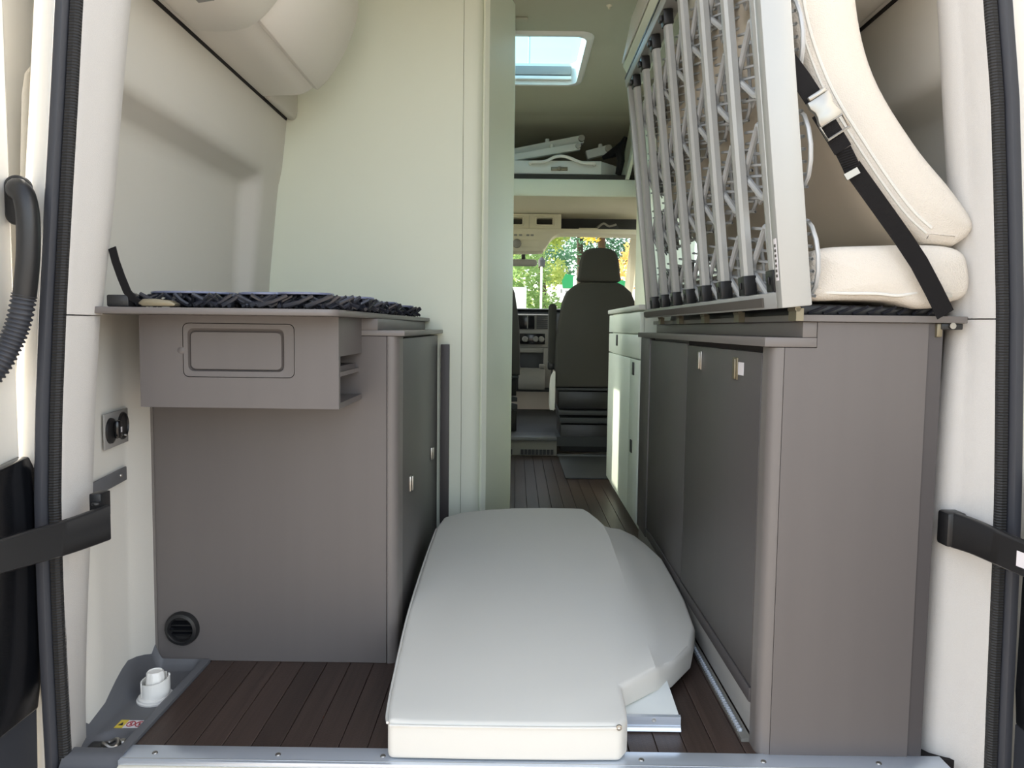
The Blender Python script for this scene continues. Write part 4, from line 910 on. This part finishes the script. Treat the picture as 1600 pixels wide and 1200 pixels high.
obj('glass', MB().prism(rrect(-0.08, 1.285, 0.155, 1.335, 0.02, 4), 'Y', 4.36, 4.40), 'greyplastic', rm, bevel=0.006)
obj('stem', MB().box(0.035, 4.38, 1.335, 0.065, 4.40, 1.43), 'black', rm, bevel=0.004)
# windscreen and cab pillars
ws = struct('window_5', MB().add([(-0.90, 4.36, 1.52), (0.90, 4.36, 1.52), (0.95, 5.25, 0.96), (-0.95, 5.25, 0.96)], [(0, 1, 2, 3)]), 'glass', 'windscreen of the driving cab')
struct('trim_10', MB().loft([[(0.845, 4.28, 1.54), (0.90, 4.22, 1.54), (0.97, 4.30, 1.54), (0.95, 4.40, 1.54)], [(0.915, 5.18, 0.97), (0.97, 5.10, 0.97), (0.97, 5.2, 0.97), (0.97, 5.28, 0.97)]], closed=True, caps=True), 'cream', 'cream right windscreen pillar')
struct('trim_11', MB().loft([[(-0.845, 4.28, 1.54), (-0.90, 4.22, 1.54), (-0.97, 4.30, 1.54), (-0.95, 4.40, 1.54)], [(-0.915, 5.18, 0.97), (-0.97, 5.10, 0.97), (-0.97, 5.2, 0.97), (-0.97, 5.28, 0.97)]], closed=True, caps=True), 'cream', 'cream left windscreen pillar')
struct('trim_12', MB().box(0.712, 3.08, 0.0, 0.95, 3.18, 1.609), 'cream', 'cream pillar cover between kitchen and cab', bevel=0.01)
struct('trim_13', MB().box(0.70, 2.62, 0.9, 0.94, 3.079, 2.1), 'panel', 'pale panel behind the kitchen block')
# cab floor, step with grille
struct('floor_cab', MB().box(-0.97, 3.44, 0.06, 0.97, 5.1, 0.122), 'cabfloor', 'dark ribbed rubber floor of the cab')
stp = struct('trim_14', MB().box(-0.6, 3.40, 0.098, 0.272, 3.62, 0.1225), 'tray', 'grey cab step above the dark grille', bevel=0.006)
obj('riser', MB().box(-0.6, 3.425, 0.0, 0.272, 3.44, 0.0975), 'dash_light', stp)
mb = MB()
for k in range(13):
    if k in (2, 3): continue
    mb.box(-0.055 + k * 0.024, 3.418, 0.006, -0.055 + k * 0.024 + 0.018, 3.4245, 0.04)
obj('grille_slot', mb, 'black', stp)
obj('threshold', MB().box(0.274, 3.38, 0.0, 0.75, 3.44, 0.012), 'tray', stp, bevel=0.003)
tag(obj('entry_mat', MB().box(0.28, 2.66, 0.001, 0.62, 3.37, 0.009), 'dash', bevel=0.003), 'dark grey doormat on the planks in front of the black seat base', 'mat')

# seats
def make_seat(loc, label):
    t = thing('swivel_chair', loc, label, 'seat', 'seats in the cab'); x, y, z = loc
    hd = catmull([(-0.128, 0.0), (-0.132, 0.05), (-0.118, 0.15), (-0.085, 0.20), (0.0, 0.214), (0.085, 0.20), (0.118, 0.15), (0.132, 0.05), (0.128, 0.0), (0.0, -0.004)], 4)
    hz = 1.122
    obj('headrest', MB().loft([[(x + p[0] * k, y + yy, hz + 0.1 + (p[1] - 0.1) * k) for p in hd] for yy, k in ((-0.005, 0.86), (0.0, 0.95), (0.015, 1.0), (0.08, 1.0), (0.105, 0.93), (0.11, 0.84))], closed=True, caps=True), 'seat', t, smooth=60)
    bk_ = [(-0.118, 1.116), (-0.155, 1.098), (-0.205, 1.055), (-0.232, 0.99), (-0.250, 0.88), (-0.268, 0.75), (-0.274, 0.60), (-0.275, 0.44), (0.275, 0.44), (0.274, 0.60), (0.268, 0.75), (0.250, 0.88), (0.232, 0.99), (0.205, 1.055), (0.155, 1.098), (0.118, 1.116)]
    obj('backrest', MB().loft([[(x + p[0] * k, y + yy, 0.8 + (p[1] - 0.8) * k) for p in bk_] for yy, k in ((-0.02, 0.95), (-0.01, 0.99), (0.01, 1.0), (0.12, 1.0), (0.14, 0.97))], closed=True, caps=True), 'seat', t, smooth=45)
    obj('back_hem', MB().box(x - 0.262, y - 0.018, 0.42, x + 0.262, y + 0.10, 0.437), 'dash', t, bevel=0.004)
    obj('cushion', MB().box(x - 0.26, y + 0.11, 0.40, x + 0.26, y + 0.62, 0.54), 'seat', t, bevel=0.03, seg=3)
    obj('recliner_frame', MB().box(x - 0.25, y - 0.01, 0.30, x + 0.25, y + 0.55, 0.415), 'black', t, bevel=0.006)
    obj('slide_rail', MB().box(x - 0.25, y - 0.03, 0.262, x + 0.25, y + 0.55, 0.292).box(x - 0.24, y - 0.035, 0.21, x + 0.25, y + 0.5, 0.245), 'dash', t, bevel=0.004)
    obj('swivel_base', MB().box(x - 0.235, y - 0.02, 0.0235, x + 0.25, y + 0.42, 0.20), 'black', t, bevel=0.006)
    return t
se = make_seat((0.531, 3.47, 0.0), 'dark grey cab seat facing forward beyond the kitchen block')
ar = obj('armrest', MB().prism(rrect(0.216, 0.585, 0.266, 0.98, 0.022, 5), 'Y', 3.57, 3.66), 'seat', se, bevel=0.008, label='folded up armrest')
obj('armrest_hinge', MB().box(0.214, 3.575, 0.545, 0.264, 3.655, 0.60), 'black', ar, bevel=0.01)
obj('sunlit_strip', MB().prism(catmull([(0.222, 0.31), (0.222, 0.46), (0.232, 0.52), (0.255, 0.545), (0.258, 0.50), (0.256, 0.31), (0.24, 0.295)], 4), 'Y', 3.44, 3.47), 'whiteplastic', se, bevel=0.003, label='white strip standing for the sunlit seat edge')  # kept white, sunlight on the seat edge put into the colour
# second seat: same build turned towards the aisle
s2 = make_seat((-0.60, 3.72, 0.0), 'dark cab seat turned sideways behind the white partition edge')
s2.rotation_euler = (0, 0, math.radians(20)); s2.location = (-0.228, 3.62, 0.06)
# dashboard
db = thing('dashboard', (0.0, 4.9, 0.12), 'dark grey dashboard with centre console below the windscreen', 'dashboard')
obj('shell', MB().prism([(4.78, 0.30), (4.72, 0.55), (4.74, 0.80), (4.78, 0.93), (4.85, 0.965), (5.2, 0.972), (5.2, 0.30)], 'X', -0.96, 0.96), 'dash', db, smooth=50)
obj('top_pad', MB().prism([(4.80, 0.964), (4.79, 0.972), (4.82, 0.978), (5.22, 0.985), (5.22, 0.966), (4.86, 0.966)], 'X', -0.96, 0.96), 'dash', db)
obj('centre_frame', MB().box(0.0, 4.70, 0.66, 0.285, 4.78, 0.93), 'dash_light', db, bevel=0.015)
mb = MB()
for k in range(7): mb.box(0.165, 4.69, 0.815 + k * 0.016, 0.255, 4.70, 0.824 + k * 0.016)
obj('air_vent', mb, 'black', db)
obj('screen', MB().box(0.015, 4.692, 0.81, 0.150, 4.6995, 0.925), 'blackgloss', db, bevel=0.003)
obj('screen_bezel', MB().box(0.090, 4.688, 0.815, 0.097, 4.6915, 0.92).box(0.02, 4.688, 0.916, 0.145, 4.6915, 0.922), 'dash_light', db)
obj('radio_panel', MB().box(0.02, 4.685, 0.69, 0.235, 4.6995, 0.775), 'blackgloss', db, bevel=0.004)
for x in (0.075, 0.16, 0.205):
    obj('dial', MB().lathe([(0.0001, -0.014), (0.018, -0.014), (0.022, -0.01), (0.024, 0.0), (0.0001, 0.0)], (x, 4.685, 0.73), 'Y', 16), 'dash_light', db)
obj('storage_bin', MB().box(0.025, 4.58, 0.33, 0.235, 4.78, 0.50).box(0.025, 4.58, 0.50, 0.04, 4.72, 0.515).box(0.19, 4.58, 0.50, 0.235, 4.72, 0.53), 'dash_light', db, bevel=0.008)
obj('bin_column', MB().box(0.225, 4.68, 0.34, 0.285, 4.78, 0.66).box(0.0, 4.695, 0.62, 0.285, 4.78, 0.66), 'dash_light', db, bevel=0.006)

# ================================================================ OUTSIDE
struct('ground', MB().box(-60, -60, -0.72, 60, 8.5, -0.66), 'asphalt', 'pale paved yard')
struct('ground_verge', MB().box(-60, 8.5, -0.72, 60, 60, -0.55), 'grass', 'grass verge beyond the van')
LEAF_M = {}
def tree(x, y, h, rad, leaf, label, n, seed, low=0.15):
    R = random.Random(seed); t = thing('tree', (x, y, -0.55), label, 'tree', 'trees beyond the windscreen')
    obj('trunk', MB().tube([(x, y, -0.6), (x + 0.05, y, h * 0.3), (x - 0.04, y + 0.05, h * 0.75)], [0.14, 0.11, 0.05], 8), 'bark', t)
    mb = MB()
    cl = [(x + R.uniform(-1, 1) * rad * 0.75, y + R.uniform(-1, 1) * rad * 0.7, lerp(h * low, h * 0.92, R.random()), rad * R.uniform(0.28, 0.5)) for _ in range(13)]
    for i in range(n):
        cx, cy, cz, cr = R.choice(cl)
        d = Vector((R.gauss(0, 1), R.gauss(0, 1), R.gauss(0, 1))).normalized() * cr * R.random() ** 0.35
        c = Vector((cx, cy, cz)) + d
        u = Vector((R.gauss(0, 1), R.gauss(0, 1), R.gauss(0, 0.6))).normalized(); w = u.orthogonal().normalized(); s = R.uniform(0.03, 0.075)
        mb.add([tuple(c - u * s), tuple(c + w * s * 0.5), tuple(c + u * s), tuple(c - w * s * 0.5)], [(0, 1, 2, 3)])
    o = obj('foliage', mb, leaf, t, fix=False, smooth=10); o['kind'] = 'stuff'
tree(-0.55, 12.6, 4.6, 1.35, 'leaf_green', 'green leafy tree beyond the windscreen behind the mirror', 10400, 1)
tree(1.65, 18.9, 6.0, 1.7, 'leaf_dark_green', 'dark green tree standing behind the headrest', 11200, 2)
tree(2.75, 13.2, 4.6, 1.05, 'leaf_orange', 'orange autumn tree beside the right windscreen pillar', 8400, 3)
tree(1.75, 14.6, 5.0, 0.5, 'leaf_yellow', 'slim yellow autumn tree between the dark green and the orange tree', 1800, 4, 0.45)
tree(0.75, 12.6, 0.9, 0.55, 'leaf_pale_green', 'low pale green shrub left of the cab headrest', 1800, 5, 0.0)
tree(-2.4, 22.5, 6.5, 2.3, 'leaf_green', 'tall green tree far behind the leafy green one', 10400, 8)
tree(0.55, 15.4, 3.6, 0.75, 'leaf_pale_green', 'pale green young tree between the two darker green ones', 3000, 6)
tree(7.2, 20.0, 6.5, 2.4, 'leaf_green', 'green tree far right of the orange autumn tree', 4200, 7)
def sign(x0, x1, z0, z1, label, green):
    t = thing('sign_board', ((x0 + x1) / 2, 11.5, -0.55), label, 'sign', 'sign boards beyond the windscreen')
    obj('post', MB().tube([((x0 + x1) / 2, 11.53, -0.56), ((x0 + x1) / 2, 11.53, z1)], 0.03, 8), 'alu', t)
    obj('board', MB().box(x0, 11.48, z0, x1, 11.50, z1), 'signwhite', t, bevel=0.004)
    if green: obj('header', MB().prism([(x0 + 0.1, z1 - 0.06), (x1, z1 - 0.06), (x1, z1 + 0.16), (x0 + 0.14, z1 + 0.18), (x0 + 0.08, z1 + 0.06)], 'Y', 11.46, 11.479), 'signgreen', t, label='green header')
    if green: obj('print', MB().box(x0 + 0.06, 11.474, z0 + 0.05, x0 + 0.09, 11.4795, z1 - 0.08).box(x0 + 0.14, 11.474, z0 + 0.09, x0 + 0.18, 11.4795, z1 - 0.12), 'greyplastic', t)
sign(-0.05, 0.17, 1.12, 1.50, 'plain white notice board beyond the windscreen beside the dark turned seat', False)
sign(0.68, 0.95, 1.36, 1.55, 'small white sign with a green header left of the cab headrest', True)
sign(1.55, 1.85, 1.30, 1.46, 'small white sign with a green header right of the cab headrest', True)
lp = thing('lamp_post', (0.40, 10.9, -0.55), 'slim grey lamp post among the green leaves', 'lamp post')
obj('pole', MB().tube([(0.40, 10.9, -0.56), (0.40, 10.9, 1.80)], 0.018, 8), 'alu', lp)
obj('lantern', MB().lathe([(0.0001, 0.0), (0.05, 0.0), (0.06, 0.10), (0.02, 0.14), (0.0001, 0.15)], (0.40, 10.9, 1.80), n=12), 'dash', lp)

tp = thing('flag_pole', (0.32, 24.0, -0.55), 'thin tall grey pole rising into the sky seen through the skylight', 'pole')
obj('pole', MB().tube([(0.32, 24.0, -0.56), (0.32, 24.0, 10.15)], [0.06, 0.03], 8), 'alu', tp)
obj('finial', MB().lathe([(0.0001, 0.0), (0.05, 0.03), (0.05, 0.07), (0.0001, 0.1)], (0.32, 24.0, 10.15), n=10), 'alu', tp)
